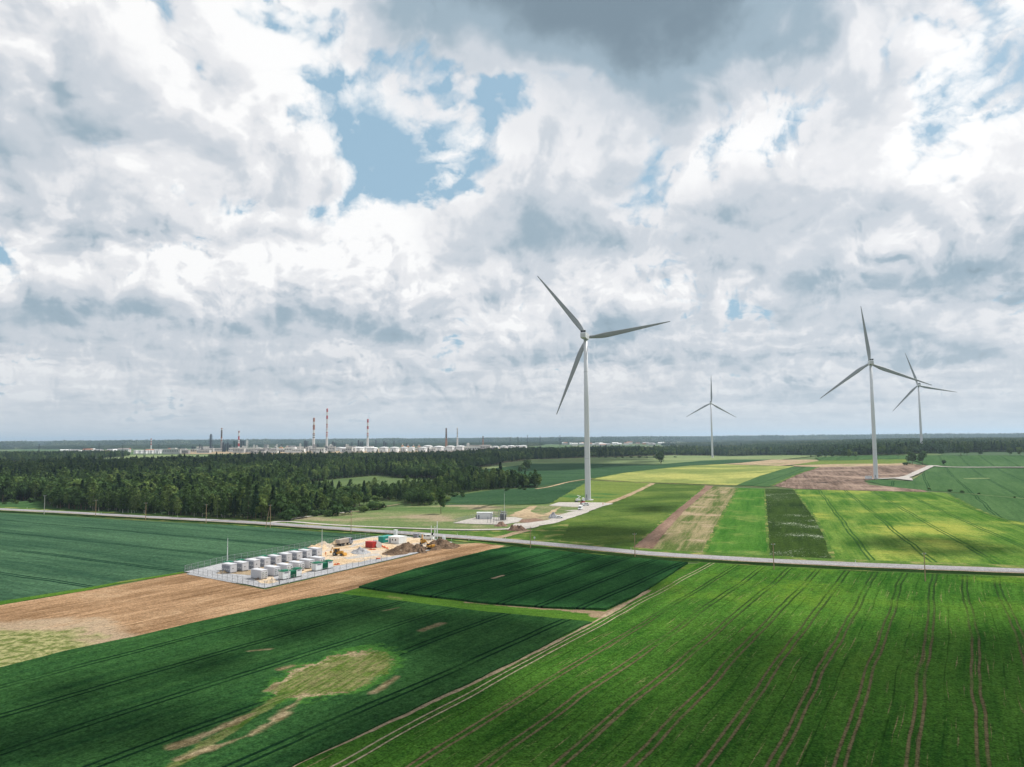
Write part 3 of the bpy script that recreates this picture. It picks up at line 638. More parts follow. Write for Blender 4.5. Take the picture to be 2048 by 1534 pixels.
def crown_np(kind, seed, nq, h, r, qs):
    """many leaf-clump faces filling a crown; returns verts, faces"""
    g = np.random.RandomState(seed)
    if kind == 'spruce':
        t = g.rand(nq) ** 0.75; z = h * (0.10 + 0.90 * t)
        tiers = 0.75 + 0.35 * np.abs(np.sin(t * 22 + seed)); R0 = r * (1 - t) ** 0.85 * tiers + 0.15
        q = g.rand(nq) * 2 * np.pi; rr = R0 * np.sqrt(g.rand(nq) * 0.75 + 0.25)
        lump = 1 + 0.25 * np.sin(3 * q + seed + z)
        c = np.stack([rr * lump * np.cos(q), rr * lump * np.sin(q), z - rr * 0.18], 1)
    elif kind == 'birch':
        t = g.rand(nq); z = h * (0.16 + 0.84 * t)
        R0 = r * np.sin(np.pi * (0.10 + 0.88 * t)) ** 0.65
        q = g.rand(nq) * 2 * np.pi
        lump = 1 + 0.30 * np.sin(2 * q + seed * 1.7 + z * 1.1) + 0.22 * np.sin(5 * q - z * 1.7)
        rr = R0 * lump * np.sqrt(g.rand(nq) * 0.8 + 0.2)
        c = np.stack([rr * np.cos(q), rr * np.sin(q), z], 1)
    else:
        nl = 11 if kind == 'broad' else 7
        lc = g.randn(nl, 3); lc /= np.linalg.norm(lc, axis=1)[:, None]; lc *= (0.35 + 0.45 * g.rand(nl))[:, None]
        lc[0] = (0, 0, .3)
        lr = 0.30 + 0.26 * g.rand(nl)
        k = g.randint(0, nl, nq); dv = g.randn(nq, 3); dv /= np.linalg.norm(dv, axis=1)[:, None]
        pt = lc[k] + dv * (lr[k] * (0.6 + 0.4 * g.rand(nq)))[:, None]
        lo = 0.18 if kind == 'broad' else 0.0
        c = np.stack([pt[:, 0] * r, pt[:, 1] * r, h * (lo + (1 - lo) * 0.5) + pt[:, 2] * h * (1 - lo) * 0.5], 1)
        c[:, 2] = np.maximum(c[:, 2], 0.1)
    n = g.randn(nq, 3); out = c - np.array([0, 0, h * .5]); out[:, 2] *= .6
    out /= (np.linalg.norm(out, axis=1)[:, None] + 1e-6)
    n = n * 0.55 + out + np.array([0, 0, .35]); n /= np.linalg.norm(n, axis=1)[:, None]
    a = np.cross(n, g.randn(nq, 3)); a /= np.linalg.norm(a, axis=1)[:, None]; b = np.cross(n, a)
    s = (qs * (0.5 + g.rand(nq)))[:, None]
    v = np.stack([c + a * s, c + b * s * .75, c - a * s * (.8), c - b * s * .7 + n * s * .25], 1).reshape(-1, 3)
    f = np.arange(nq * 4).reshape(-1, 4)
    return v, f
def np_mesh(name, v, f, mats, mi=None):
    me = bpy.data.meshes.new(name); me.vertices.add(len(v)); me.vertices.foreach_set('co', np.asarray(v, np.float32).ravel())
    k = f.shape[1]; me.loops.add(f.size); me.loops.foreach_set('vertex_index', f.astype(np.int32).ravel())
    me.polygons.add(len(f)); me.polygons.foreach_set('loop_start', np.arange(0, f.size, k, dtype=np.int32))
    for m in mats: me.materials.append(m)
    if mi is not None: me.polygons.foreach_set('material_index', mi.astype(np.int32))
    me.update(calc_edges=True); me.validate(); return me
def trunk_mb(h, r, top, seed, limbs=5, m=0, mb=None, spread=.3):
    mb = mb or MB(); g = random.Random(seed); p = Vector((0, 0, -.2)); rr = r; n = 5; H = h * top
    for i in range(n):
        q = p + Vector((g.uniform(-.12, .12), g.uniform(-.12, .12), H / n + .04)); r2 = r * (1 - (i + 1) / (n + .6))
        mb.cyl(p, q, rr, r2, 6, m, False)
        if i >= 1:
            for _ in range(max(1, limbs // 4)):
                an = g.uniform(0, 6.28); ln = h * spread * g.uniform(.5, 1)
                mb.cyl(q, q + Vector((math.cos(an) * ln, math.sin(an) * ln, ln * .8)), r2 * .5, .02, 4, m, False)
        p, rr = q, r2
    return mb
KIND = {'birch': (L_BIRCH, BARK_B, 15, 2.9, .13), 'spruce': (L_SPRUCE, BARK, 16, 2.6, .18), 'broad': (L_BROAD, BARK, 12.5, 4.8, .26), 'bush': (L_BROAD, BARK, 3.0, 2.2, .05)}
CROWN = {}; TRUNK = {}
for k, (lm, bk, h, r, tr) in KIND.items():
    CROWN[k] = []; TRUNK[k] = []
    for s in range(4 if k != 'bush' else 3):
        nq = {'birch': 620, 'spruce': 680, 'broad': 900, 'bush': 260}[k]
        v, f = crown_np(k, s * 13 + 5, nq, h, r, {'birch': .50, 'spruce': .46, 'broad': .58, 'bush': .34}[k])
        CROWN[k].append(np_mesh('crown', v, f, [lm]))
        mb = trunk_mb(h, tr, .9 if k in ('birch', 'spruce') else .6, s, 5, spread=.06 if k == 'spruce' else .14)
        TRUNK[k].append(mb.mesh('trunk', bk))
TREENAME = {'birch': 'birch_tree', 'spruce': 'spruce_tree', 'broad': 'broadleaf_tree', 'bush': 'bush'}
TREECAT = {'birch': 'tree', 'spruce': 'tree', 'broad': 'tree', 'bush': 'bush'}
def tree(kind, x, y, label, group=None, h=None, w=1.0, var=None, z=None, name=None):
    rr = random.Random(int(x * 31 + y * 17)); var = rr.randrange(len(CROWN[kind])) if var is None else var
    o = empty(name or TREENAME[kind], (x, y, (terrain(x, y) if z is None else z)), rr.uniform(0, 6.28), label, TREECAT[kind], group)
    s = (h or KIND[kind][2] * rr.uniform(.8, 1.15)) / KIND[kind][2]; o.scale = (s * w, s * w, s)
    link('crown', CROWN[kind][var], o)
    link('trunk' if kind != 'bush' else 'stem', TRUNK[kind][var], o)
    return o
# instanced woods ---------------------------------------------------------
def proto(name, parts):
    vs, fs, mi, off, mats = [], [], [], 0, []
    for v, f, m in parts:
        vs.append(v); fs.append(f + off); off += len(v)
        if m not in mats: mats.append(m)
        mi.append(np.full(len(f), mats.index(m)))
    me = np_mesh(name, np.concatenate(vs), np.concatenate(fs), mats, np.concatenate(mi))
    return bpy.data.objects.new(name, me)
def stick(h, r):
    a = np.array([[r, 0, 0], [-r * .5, r * .87, 0], [-r * .5, -r * .87, 0], [r * .3, 0, h], [-r * .15, r * .26, h], [-r * .15, -r * .26, h]])
    return a, np.array([[0, 1, 4, 3], [1, 2, 5, 4], [2, 0, 3, 5]])
PROTO = []
for k, n, s in (('birch', 4, 1), ('spruce', 3, 1), ('broad', 3, 1)):
    for i in range(n):
        lm, bk, h, r, tr = KIND[k]
        v, f = crown_np(k, i * 7 + 40, {'birch': 430, 'spruce': 430, 'broad': 560}[k], h, r * 1.05, {'birch': .62, 'spruce': .58, 'broad': .75}[k])
        tv, tf = stick(h * .7, tr); PROTO.append(proto('wood_' + k, [(v, f, lm), (tv, tf, bk)]))
def patch_proto(seed, size, sp, nq, mix):
    g = np.random.RandomState(seed); parts_v, parts_f, off = [], [], 0
    for ix in range(int(size / sp)):
        for iy in range(int(size / sp)):
            k = 'spruce' if g.rand() < mix else 'broad'
            h = g.uniform(11, 17) if k == 'spruce' else g.uniform(9, 14)
            v, f = crown_np(k, g.randint(1e6), nq, h, h * (.22 if k == 'spruce' else .36), 1.25 if k == 'spruce' else 1.6)
            v = v + np.array([(ix + g.rand()) * sp - size / 2, (iy + g.rand()) * sp - size / 2, 0])
            parts_v.append(v); parts_f.append(f + off); off += len(v)
    me = np_mesh('wood_patch', np.concatenate(parts_v), np.concatenate(parts_f), [L_FAR]); return bpy.data.objects.new('wood_patch', me)
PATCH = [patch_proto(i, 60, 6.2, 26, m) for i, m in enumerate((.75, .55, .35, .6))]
def scatter(name, P, idx, rz, sc, protos, label=None, cat=None):
    n = len(P); me = bpy.data.meshes.new(name); me.vertices.add(n); me.vertices.foreach_set('co', np.asarray(P, np.float32).ravel())
    for an, ty, dv in (('pi', 'INT', idx), ('rz', 'FLOAT', rz), ('sc', 'FLOAT', sc)):
        at_ = me.attributes.new(an, ty, 'POINT'); at_.data.foreach_set('value', np.asarray(dv, np.int32 if ty == 'INT' else np.float32))
    o = bpy.data.objects.new(name, me); C.objects.link(o); tag(o, label, cat, None, 'stuff')
    ng = bpy.data.node_groups.new(name, 'GeometryNodeTree')
    ng.interface.new_socket('Geometry', in_out='INPUT', socket_type='NodeSocketGeometry'); ng.interface.new_socket('Geometry', in_out='OUTPUT', socket_type='NodeSocketGeometry')
    gi = ng.nodes.new('NodeGroupInput'); go = ng.nodes.new('NodeGroupOutput'); ip = ng.nodes.new('GeometryNodeInstanceOnPoints')
    j = ng.nodes.new('GeometryNodeJoinGeometry')
    for pr in reversed(protos):
        oi = ng.nodes.new('GeometryNodeObjectInfo'); oi.inputs['Object'].default_value = pr; oi.inputs['As Instance'].default_value = True
        ng.links.new(oi.outputs['Geometry'], j.inputs[0])
    def na(t, nm):
        k = ng.nodes.new('GeometryNodeInputNamedAttribute'); k.data_type = t; k.inputs['Name'].default_value = nm; return k.outputs['Attribute']
    ng.links.new(gi.outputs[0], ip.inputs['Points']); ng.links.new(j.outputs[0], ip.inputs['Instance'])
    ip.inputs['Pick Instance'].default_value = True
    ng.links.new(na('INT', 'pi'), ip.inputs['Instance Index'])
    cx_ = ng.nodes.new('ShaderNodeCombineXYZ'); ng.links.new(na('FLOAT', 'rz'), cx_.inputs[2]); ng.links.new(cx_.outputs[0], ip.inputs['Rotation'])
    ng.links.new(na('FLOAT', 'sc'), ip.inputs['Scale']); ng.links.new(ip.outputs[0], go.inputs[0])
    md = o.modifiers.new('scatter', 'NODES'); md.node_group = ng
    return o
def fill(poly, sp, seed, keep=None):
    """jittered points in a world polygon"""
    g = np.random.RandomState(seed); xs = [p[0] for p in poly]; ys = [p[1] for p in poly]
    gx, gy = np.meshgrid(np.arange(min(xs), max(xs), sp), np.arange(min(ys), max(ys), sp))
    x = (gx + (g.rand(*gx.shape) - .5) * sp * .9).ravel(); y = (gy + (g.rand(*gy.shape) - .5) * sp * .9).ravel()
    c = np.zeros(len(x), bool); n = len(poly); j = n - 1
    for i in range(n):
        xi, yi = poly[i]; xj, yj = poly[j]
        with np.errstate(divide='ignore', invalid='ignore'):
            hit = ((yi > y) != (yj > y)) & (x < (xj - xi) * (y - yi) / (yj - yi) + xi)
        c ^= hit; j = i
    return np.stack([x[c], y[c]], 1)
def npin(P, poly):
    x, y = P[:, 0], P[:, 1]; c = np.zeros(len(x), bool); n = len(poly); j = n - 1
    for i in range(n):
        xi, yi = poly[i]; xj, yj = poly[j]
        with np.errstate(divide='ignore', invalid='ignore'):
            c ^= ((yi > y) != (yj > y)) & (x < (xj - xi) * (y - yi) / (yj - yi) + xi)
        j = i
    return c
# near forest (left) --------------------------------------------------------
GP = lambda L: [G(*p) for p in L]
FOREST = GP([(-260, 998), (-60, 1003), (0, 1004.5), (84, 1000), (92, 1014.5), (180, 1021), (250, 1026.5), (400, 1035), (512, 1041), (556, 1041), (590, 1035), (640, 1030), (672, 1024), (700, 1018), (735, 1011), (700, 1003), (694, 998), (760, 1000), (806, 1003), (812, 1011), (868, 1009.5), (878, 1001), (892, 992), (940, 984.5), (988, 979), (1040, 976.5), (1078, 975.5), (1076, 970.5), (1000, 970), (940, 968), (900, 962), (908, 949), (950, 938), (1004, 927), (1008, 925), (1068, 919), (1191, 914.5), (1300, 912)]) + [(950, 2350), (300, 2350), (20, 2250), (-90, 1900), (-190, 1730), (-435, 1590), (-660, 1430), (-768, 1210), (-900, 1110), (-1500, 1010)]
CLEAR1 = GP([(600, 966), (700, 955), (760, 950), (790, 955), (850, 957), (905, 962), (885, 975), (840, 985), (760, 990), (700, 992), (640, 985), (600, 975)])
Pn = fill(FOREST, 5.2, 1); Pn = Pn[~npin(Pn, CLEAR1)]
g = np.random.RandomState(2)
# hidden ground behind the back belt thins out
dist_ = np.hypot(Pn[:, 0], Pn[:, 1])
vis = np.abs(np.arctan2(Pn[:, 0], Pn[:, 1])) < R(43)
Pn = Pn[vis & ((dist_ < 1100) | (g.rand(len(Pn)) < .62))]
def zone(x, y):
    """which kind grows here: mixed stands in irregular blocks"""
    a = mnoise.noise(Vector((x / 90, y / 90, 4.2))); b = mnoise.noise(Vector((x / 35, y / 35, 9.1)))
    return a + b * .6
idx = []; scs = []
for x, y in Pn:
    q = zone(x, y); u_ = g.rand()
    if q > .18: i = g.randint(0, 4) if u_ < .8 else 4 + g.randint(0, 3)
    elif q > -.12: i = 4 + g.randint(0, 3) if u_ < .25 else (g.randint(0, 4) if u_ < .55 else 7 + g.randint(0, 3))
    else: i = 7 + g.randint(0, 3) if u_ < .8 else g.randint(0, 4)
    idx.append(i); scs.append(g.uniform(.62, 1.2) * (1 + .22 * mnoise.noise(Vector((x / 120, y / 120, 1)))) * (.7 if 440 < y < 640 and x > -190 else 1) * (1.25 if g.rand() > .93 else 1))
idx = np.array(idx); scs = np.array(scs)
# the edge trees that show largest become things of their own
edge = np.array([G(*p) for p in [(84, 1000), (92, 1014.5), (180, 1021), (250, 1026.5), (330, 1031), (400, 1035), (512, 1041), (556, 1041), (590, 1035), (640, 1030), (672, 1024), (812, 1011), (868, 1009.5), (892, 992), (988, 979), (1078, 975.5), (0, 1004.5), (40, 1002)]])
seg = []
EL = GP([(92, 1014.5), (180, 1021), (250, 1026.5), (400, 1035), (512, 1041), (556, 1041), (590, 1035), (640, 1030), (672, 1024), (700, 1018), (735, 1011)])
EM = GP([(806, 1003), (812, 1011), (868, 1009.5), (878, 1001), (892, 992), (940, 984.5), (988, 979), (1040, 976.5), (1078, 975.5)])
EW = GP([(-60, 1003), (0, 1004.5), (84, 1000)])
def segd(P, L):
    best = np.full(len(P), 1e9)
    for a, b in zip(L, L[1:]):
        a = np.array(a); b = np.array(b); ab = b - a; t = np.clip(((P - a) @ ab) / (ab @ ab), 0, 1)
        best = np.minimum(best, np.linalg.norm(P - a - t[:, None] * ab, axis=1))
    return best
dl, dm, dw = segd(Pn, EL), segd(Pn, EM), segd(Pn, EW)
near = (dl < 10.5) | (dm < 9) | (dw < 8)
cand = np.where(near)[0]; cand = cand[np.argsort(np.hypot(*Pn[cand].T))][:300]
sel = np.zeros(len(Pn), bool); sel[cand] = True
PL = {0: 'tall %s in the dense forest edge above the main road', 1: '%s in the dark grove and tree belt left of the nearest turbine', 2: '%s in the forest edge behind the small meadow at far left'}
KW = {'birch': 'slender birch', 'spruce': 'dark pointed spruce', 'broad': 'round-crowned broadleaf tree'}
for i in cand:
    k = 'birch' if idx[i] < 4 else 'spruce' if idx[i] < 7 else 'broad'
    w = int(np.argmin([dl[i], dm[i], dw[i]]))
    tree(k, *Pn[i], PL[w] % KW[k], ('trees of the forest edge above the road', 'trees of the grove and belt', 'trees behind the small meadow')[w] + ' (' + k + ')', h=KIND[k][2] * scs[i])
Pr = Pn[~sel]
scatter('forest', np.column_stack([Pr, [terrain(*p) for p in Pr]]), idx[~sel], g.rand(len(Pr)) * 6.28, scs[~sel], PROTO, 'dense dark green mixed forest filling the middle left', 'forest')
# middle-distance woods on the right and left, as patches ------------------------
WOODS = []
def patches(polys, seed, dens=1.0, holes=(), thr=None, step=56):
    out = []
    for poly in polys:
        P = fill(poly, step, seed)
        for h_ in holes: P = P[~npin(P, h_)]
        for x, y in P:
            if abs(math.atan2(x, y)) > R(44) : continue
            if thr is not None and mnoise.noise(Vector((x / 900, y / 900, 2.2))) + .5 * mnoise.noise(Vector((x / 260, y / 260, 7))) < thr: continue
            out.append((x, y, terrain(x, y) - .2))
    return out
g = np.random.RandomState(9)
beltR = GP([(1345, 911), (1560, 909.5), (1640, 909.5), (1700, 910.5), (1800, 909), (1850, 905.5), (1900, 904), (2048, 902), (2300, 901)]) + [(3300, 3000), (1100, 3350), (900, 2500)]
Pb = fill(beltR, 7.5, 5); dR = segd(Pb, GP([(1345, 911), (1560, 909.5), (1640, 909.5), (1700, 910.5), (1800, 909), (1850, 905.5), (1900, 904), (2048, 902), (2300, 901)]))
Pb = Pb[(dR < 75)]
scatter('forest', np.column_stack([Pb, [terrain(*p) for p in Pb]]), g.randint(0, 10, len(Pb)), g.rand(len(Pb)) * 6.28, g.uniform(.7, 1.25, len(Pb)), PROTO, 'dark wood along the far side of the right-hand fields', 'forest')
farW = [(-1700, 1500), (-1120, 1640), (-1060, 1720), (-1150, 2150), (-2300, 2250), (-2600, 1800)]
Pw = fill(farW, 8.0, 6)
scatter('forest', np.column_stack([Pw, np.zeros(len(Pw))]), g.randint(0, 10, len(Pw)), g.rand(len(Pw)) * 6.28, g.uniform(.8, 1.3, len(Pw)), PROTO, 'separate block of blue-green wood beyond the forest at far left', 'forest')
PP = patches([beltR], 3, step=52)
refin = [(-2600, 2200), (400, 2200), (900, 3000), (800, 3900), (-300, 4300), (-2900, 4200)]
town = [(150, 3900), (1300, 3900), (1450, 5200), (200, 5200)]
def annulus(r0, r1, a0=-44, a1=44, n=30):
    return [(r0 * math.sin(R(a0 + (a1 - a0) * i / n)), r0 * math.cos(R(a0 + (a1 - a0) * i / n))) for i in range(n + 1)] + [(r1 * math.sin(R(a1 - (a1 - a0) * i / n)), r1 * math.cos(R(a1 - (a1 - a0) * i / n))) for i in range(n + 1)]
PP += patches([annulus(3000, 7000)], 4, holes=(refin, town, beltR), thr=-.22, step=70)
PP = np.array(PP)
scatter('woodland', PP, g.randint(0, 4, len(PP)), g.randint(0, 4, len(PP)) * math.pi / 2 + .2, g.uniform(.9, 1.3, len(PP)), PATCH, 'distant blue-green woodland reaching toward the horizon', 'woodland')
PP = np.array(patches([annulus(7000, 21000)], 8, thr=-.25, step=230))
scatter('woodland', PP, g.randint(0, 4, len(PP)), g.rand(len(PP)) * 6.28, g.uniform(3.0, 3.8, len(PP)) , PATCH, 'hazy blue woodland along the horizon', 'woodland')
# singled-out trees and bushes ------------------------------------------------
def T(kind, px, py, label, h=None, w=1.0, group=None, var=None, name=None): return tree(kind, *G(px, py), label, group, h, w, var, name=name)
T('broad', 882, 1028, 'lone roadside-meadow tree with an oval crown between the grove and the substation', 16.5, .62, var=1)
T('broad', 1322, 928, 'lone round tree in the middle of the far teal field', 21, 1.15, var=0)
T('broad', 1054, 942.5, 'big dark tree of the lopsided clump in the green field left of the nearest turbine', 18, 1.0, var=2)
T('bush', 1043, 943, 'low dark bush at the left foot of the lopsided clump', 10, 1.1)
T('broad', 1825, 929, 'left tree of the dark clump beside the white farm track at right', 19, 1.0, var=3)
T('broad', 1845, 929.5, 'right tree of the dark clump beside the white farm track at right', 19, 1.1, var=1)
T('bush', 1814, 931, 'low bush at the left foot of the dark clump by the white farm track', 5, 1.6)
T('broad', 1888, 930, 'small dark tree right of the junction of the white farm track', 8, 1.0, var=2)
for x, y, s in ((1859, 979, 3.2), (1901, 984, 4.5), (1925, 986, 4.0), (1958, 988.5, 2.6), (2030, 996, 2.4)):
    T('bush', x, y, 'small round bush on the lane between the green fields at right', s * .55, 1.3, 'bushes on the field lane')
for i, (x, h) in enumerate(((1640, 10), (1652, 13), (1666, 9), (1688, 15), (1700, 14), (1712, 11), (1636, 6), (1622, 5), (1764, 17), (1775, 13), (1797, 12), (1806, 11), (1884, 12), (1922, 18), (1934, 13), (1962, 9), (2020, 14), (2040, 15))):
    T('broad', x, 915.5 if x < 1720 else 911, 'broadleaf tree of the scattered farm trees in front of the right-hand wood', h, 1.0, 'farm trees before the wood')
for x, y, h in ((1196, 915.5, 4), (1212, 915.5, 4), (1232, 915.6, 3), (1246, 915.6, 3), (1262, 915.7, 4), (1280, 915.6, 4), (1293, 915.6, 3), (1308, 915.5, 4), (1350, 915, 3)):
    T('bush', x, y, 'low shrub of the broken row across the pale far field', h, 2.2, 'row of shrubs in the pale field')
for x, y, h, w in ((574, 1041, 7, 1.3), (588, 1039, 9, 1.2), (612, 1036, 8.5, 1.4), (655, 1033, 4, 1.3), (700, 1028, 5, 1.3), (728, 1024, 4.5, 1.4), (744, 1019.5, 6, 1.3), (754, 1019, 5.5, 1.5), (762, 1018.5, 4, 1.5), (730, 1022, 3, 1.4), (673, 1031, 7.5, 1.2)):
    T('bush' if h < 8 else 'broad', x, y, 'leafy bush along the track below the forest edge', h, w, 'bushes below the forest edge')
T('spruce', 728, 1002, 'tall conifer standing alone in the grassy clearing of the forest', 15, 1.1)
T('broad', 778, 1001, 'round tree beside the grassy clearing, right of the lone conifer', 11, .9)
T('bush', 748, 1003, 'low bush in the grassy clearing of the forest', 4.5, 1.6)

for i in range(46):                                     # scrub along the foot of the forest
    px, py = random.Random(i * 7).choice([(600, 1036), (640, 1031), (672, 1026), (700, 1020), (720, 1017), (770, 1010), (872, 1010), (886, 1003), (905, 992), (940, 986), (1000, 980), (1040, 978), (690, 1000), (20, 1006), (60, 1004)])
    rb = random.Random(i); T('bush', px + rb.uniform(-22, 22), py + rb.uniform(-2.5, 2.5), 'scrubby bush at the ragged foot of the forest and tree belt', rb.uniform(1.6, 4.2), rb.uniform(1.1, 1.7), 'scrub along the forest foot')
# ================================================================ wind turbines
P_WHITE = paint('tower_white', (.60, .61, .64), .45, 0, .12, .25, (.50, .51, .52))
P_BLADE = paint('blade_backlit_grey', (.27, .285, .30), .4, 0, .15, .2, (.24, .25, .26))  # grey set darker than real blade paint, backlit shade put into the colour
P_DARK = paint('dark_grille', (.02, .022, .026), .5)
P_STEEL = paint('galvanised_steel', (.30, .32, .33), .6, .3, .2)
P_CONC = paint('concrete', (.42, .41, .39), .9, 0, .5)
def airfoil(ch, th):
    return [(ch * x, th * ch * y) for x, y in ((-.30, 0), (-.24, .35), (-.05, .5), (.2, .40), (.5, .2), (.70, 0), (.5, -.06), (.2, -.2), (-.05, -.35), (-.24, -.28))]
def blade_mesh(L):
    mb = MB(); secs = []
    for k in range(15):
        t = k / 14; r = 1.6 + (L - 1.6) * t
        ch = 2.3 + (4.0 - 2.3) * sst(.02, .20, t) if t < .2 else 4.0 * (1 - (t - .2) / .8) ** .9 * .86 + .55
        ch = max(ch, .35 if k == 14 else .5); th = 1.0 - .78 * sst(.03, .22, t) if t < .22 else .22 - .08 * t
        tw = R(16 * (1 - t) ** 2 + 2); pre = -2.2 * t * t
        A = airfoil(ch, th)
        if t < .03: A = [(1.15 * math.cos(a * .6283 + math.pi), 1.15 * math.sin(-a * .6283 - math.pi)) for a in range(10)]
        secs.append([Vector((x * math.cos(tw) - y * math.sin(tw), pre + x * math.sin(tw) + y * math.cos(tw), r)) for x, y in A])
    vs = [v for s in secs for v in s]; n = 10; fs = []
    for k in range(14):
        for i in range(n): fs.append((k * n + i, k * n + (i + 1) % n, (k + 1) * n + (i + 1) % n, (k + 1) * n + i))
    fs.append(tuple(range(140, 150))); mb.add(vs, fs, 0, True)
    me = mb.mesh('blade', P_BLADE); mb.fix(me); return me
BLADE = blade_mesh(62)
def turbine(px, py, hub, yaw, rot, label, base=None, tower_h=None):
    x, y = G(px, py) if base is None else base[:2]
    z = terrain(x, y) if base is None else base[2]
    t = empty('wind_turbine', (x, y, z), -yaw, label, 'wind turbine', 'white three-bladed wind turbines')
    mb = MB(); mb.lathe([(0, 2.15), (1, 2.14), (hub * .3, 1.98), (hub * .6, 1.75), (hub - 2.4, 1.38)], n=28); tw = mb.build('tower', P_WHITE, t)
    mb = MB()
    for q in (.25, .52, .78):
        rr = 2.15 - .77 * q; mb.lathe([(hub * q - .10, rr), (hub * q - .10, rr + .05), (hub * q + .10, rr + .05), (hub * q + .10, rr - .1)], n=28)
    mb.build('flange', P_BLADE, tw)
    mb = MB(); mb.lathe([(-.3, 4.2), (.35, 4.0), (.36, 2.2)], n=24); mb.build('foundation', P_CONC, t)
    mb = MB(); mb.box((-.6, -2.14, 3.1), (.9, .14, 2.1)); mb.build('door', P_STEEL, t)
    mb = MB()
    for k in range(6): mb.box((-.6, -4.3 + k * .33, .4 + k * .33), (1.1, .3, .06))
    for sx in (-1.2, 0.0): mb.cyl((sx, -4.4, 1.3), (sx, -2.5, 3.1), .03, n=4); mb.cyl((sx, -4.4, .35), (sx, -4.4, 1.3), .03, n=4)
    mb.build('stair', P_STEEL, t)
    # nacelle: rear end towards -y, rotor at +y
    mb = MB(); mb.prism([(-8.2, -1.6), (-8.2, 1.5), (-7.6, 2.1), (3.6, 2.1), (4.0, 1.6), (4.0, -1.4), (3.2, -2.1), (-6.0, -2.1)], -1.95, 1.95, 'x')
    na_ = mb.build('nacelle', P_WHITE, t); na_.location = (0, 0, hub)
    mb = MB()
    for sx in (-.95, .95): mb.box((sx, -7.2, 2.75), (1.5, .5, 1.25))
    mb.build('cooler', P_DARK, na_)
    mb = MB(); mb.box((0, -7.2, 3.5), (4.0, .7, .14)); mb.box((0, -7.2, 2.7), (.16, .6, 1.5)); [mb.box((s * 1.85, -7.2, 2.7), (.14, .6, 1.5)) for s in (-1, 1)]
    for zz in (-.9, -.2, .5): mb.box((0, -8.24, zz), (3.0, .08, .12))
    mb.build('cooler_frame', P_BLADE, na_)
    mb = MB(); n = 18; vs = []
    prof = [(4.0, 1.5), (4.3, 1.9), (5.6, 2.0), (7.0, 1.5), (7.9, .6), (8.05, .02)]
    for yy, rr in prof:
        for i in range(n): vs.append((rr * math.cos(6.2832 * i / n), yy, rr * math.sin(6.2832 * i / n)))
    mb.add(vs, [(k * n + i, k * n + (i + 1) % n, (k + 1) * n + (i + 1) % n, (k + 1) * n + i) for k in range(5) for i in range(n)], 0, True)
    hb = mb.build('hub', P_WHITE, t); hb.location = (0, 0, hub)
    for k in range(3):
        b = link('blade', BLADE, t); b.location = (0, 5.6, hub); b.rotation_euler = (0, R(rot + 120 * k), 0)
    return t
WIND = R(19)
turbine(1176, 1000, 120, WIND, -37.5, 'nearest and largest white wind turbine, standing beside the gravel pad')
turbine(1752, 958, 122, WIND, -6, 'second largest wind turbine, its base at the corner of the ploughed brown field')
turbine(1425, 915, 120, WIND, 1.5, 'smallest and farthest wind turbine, standing in the pale field before the wood')
_p = AT(1844, 1262, 905); turbine(0, 0, 119, WIND, -17, 'rightmost wind turbine, rising behind the dark tree clump by the white track', base=(_p.x, _p.y, terrain(_p.x, _p.y) - .2))
# ================================================================ battery yard
Lx = Vector((.83, -.56, 0)).normalized(); Wx = Vector((.56, .83, 0)).normalized(); RZ = math.atan2(Lx.y, Lx.x)
yardP = [(370, 1144.5), (456, 1124.5), (544, 1109.5), (620, 1094.5), (690, 1083.5), (740, 1074.5), (759, 1072), (800, 1072), (870, 1079), (905, 1085), (890, 1094), (830, 1108), (774, 1121.5), (680, 1143), (529, 1177)]
sheet('yard_gravel', yardP, M_grey, 8, amp=.25)
sheet('yard_sand', [(600, 1104), (640, 1090), (690, 1085), (740, 1076), (800, 1074), (868, 1080), (890, 1088), (850, 1102), (790, 1112), (700, 1128), (650, 1136), (600, 1150), (560, 1152), (600, 1130), (640, 1118), (620, 1110)], M_sand, 9, amp=1.5, step=2)
sheet('yard_sand', [(438, 1142), (455, 1138), (462, 1144), (500, 1141), (560, 1128), (620, 1117), (640, 1120), (590, 1134), (545, 1150), (500, 1152), (470, 1149), (445, 1147)], M_track, 9, amp=.8, step=2)
sheet('yard_sand', [(505, 1160), (520, 1155), (548, 1152), (548, 1160), (556, 1164), (540, 1169), (520, 1167)], M_sand, 10, amp=.8, step=1.5)
solid_ribbon('yard_road', [(700, 1095), (718, 1088), (745, 1084), (775, 1078), (820, 1076)], 6, .1, .16, M_gravel)
solid_ribbon('yard_road', [(690, 1118), (712, 1115), (735, 1112), (760, 1110)], 7, .1, .18, M_gravel)
solid_ribbon('yard_road', [(384, 1146.5), (529, 1173.5), (600, 1156.5), (680, 1138.5), (774, 1118.5)], 3.2, .1, .17, M_grey)
P_CG = paint('container_grey', (.56, .56, .585), .5, 0, .15, .6); P_CGD = paint('container_door_grey', (.235, .245, .28), .5, 0, .2, .8)
P_CW = paint('cabinet_white', (.74, .76, .75), .45, 0, .1, .6); P_GRN = paint('deep_green', (.008, .16, .085), .45, 0, .2, .8)
P_BLK = paint('rubber_black', (.015, .015, .016), .8); P_GLS = paint('dark_glass', (.015, .02, .025), .12, 0, 0, 1, spec=.6)
P_YEL = paint('machine_yellow', (.50, .25, .03), .45, 0, .4, 1.2); P_ORG = paint('safety_orange', (.75, .13, .03), .6, 0, .3, 1.0)
P_RED = paint('container_red', (.42, .03, .022), .5, 0, .3, .8); P_TEAL = paint('container_teal', (.02, .27, .22), .45, 0, .25, .6)
P_BEIGE = paint('dusty_beige', (.36, .31, .26), .7, 0, .4, 1.0); P_WOOD = paint('timber', (.36, .25, .15), .8, 0, .4, 1.5)
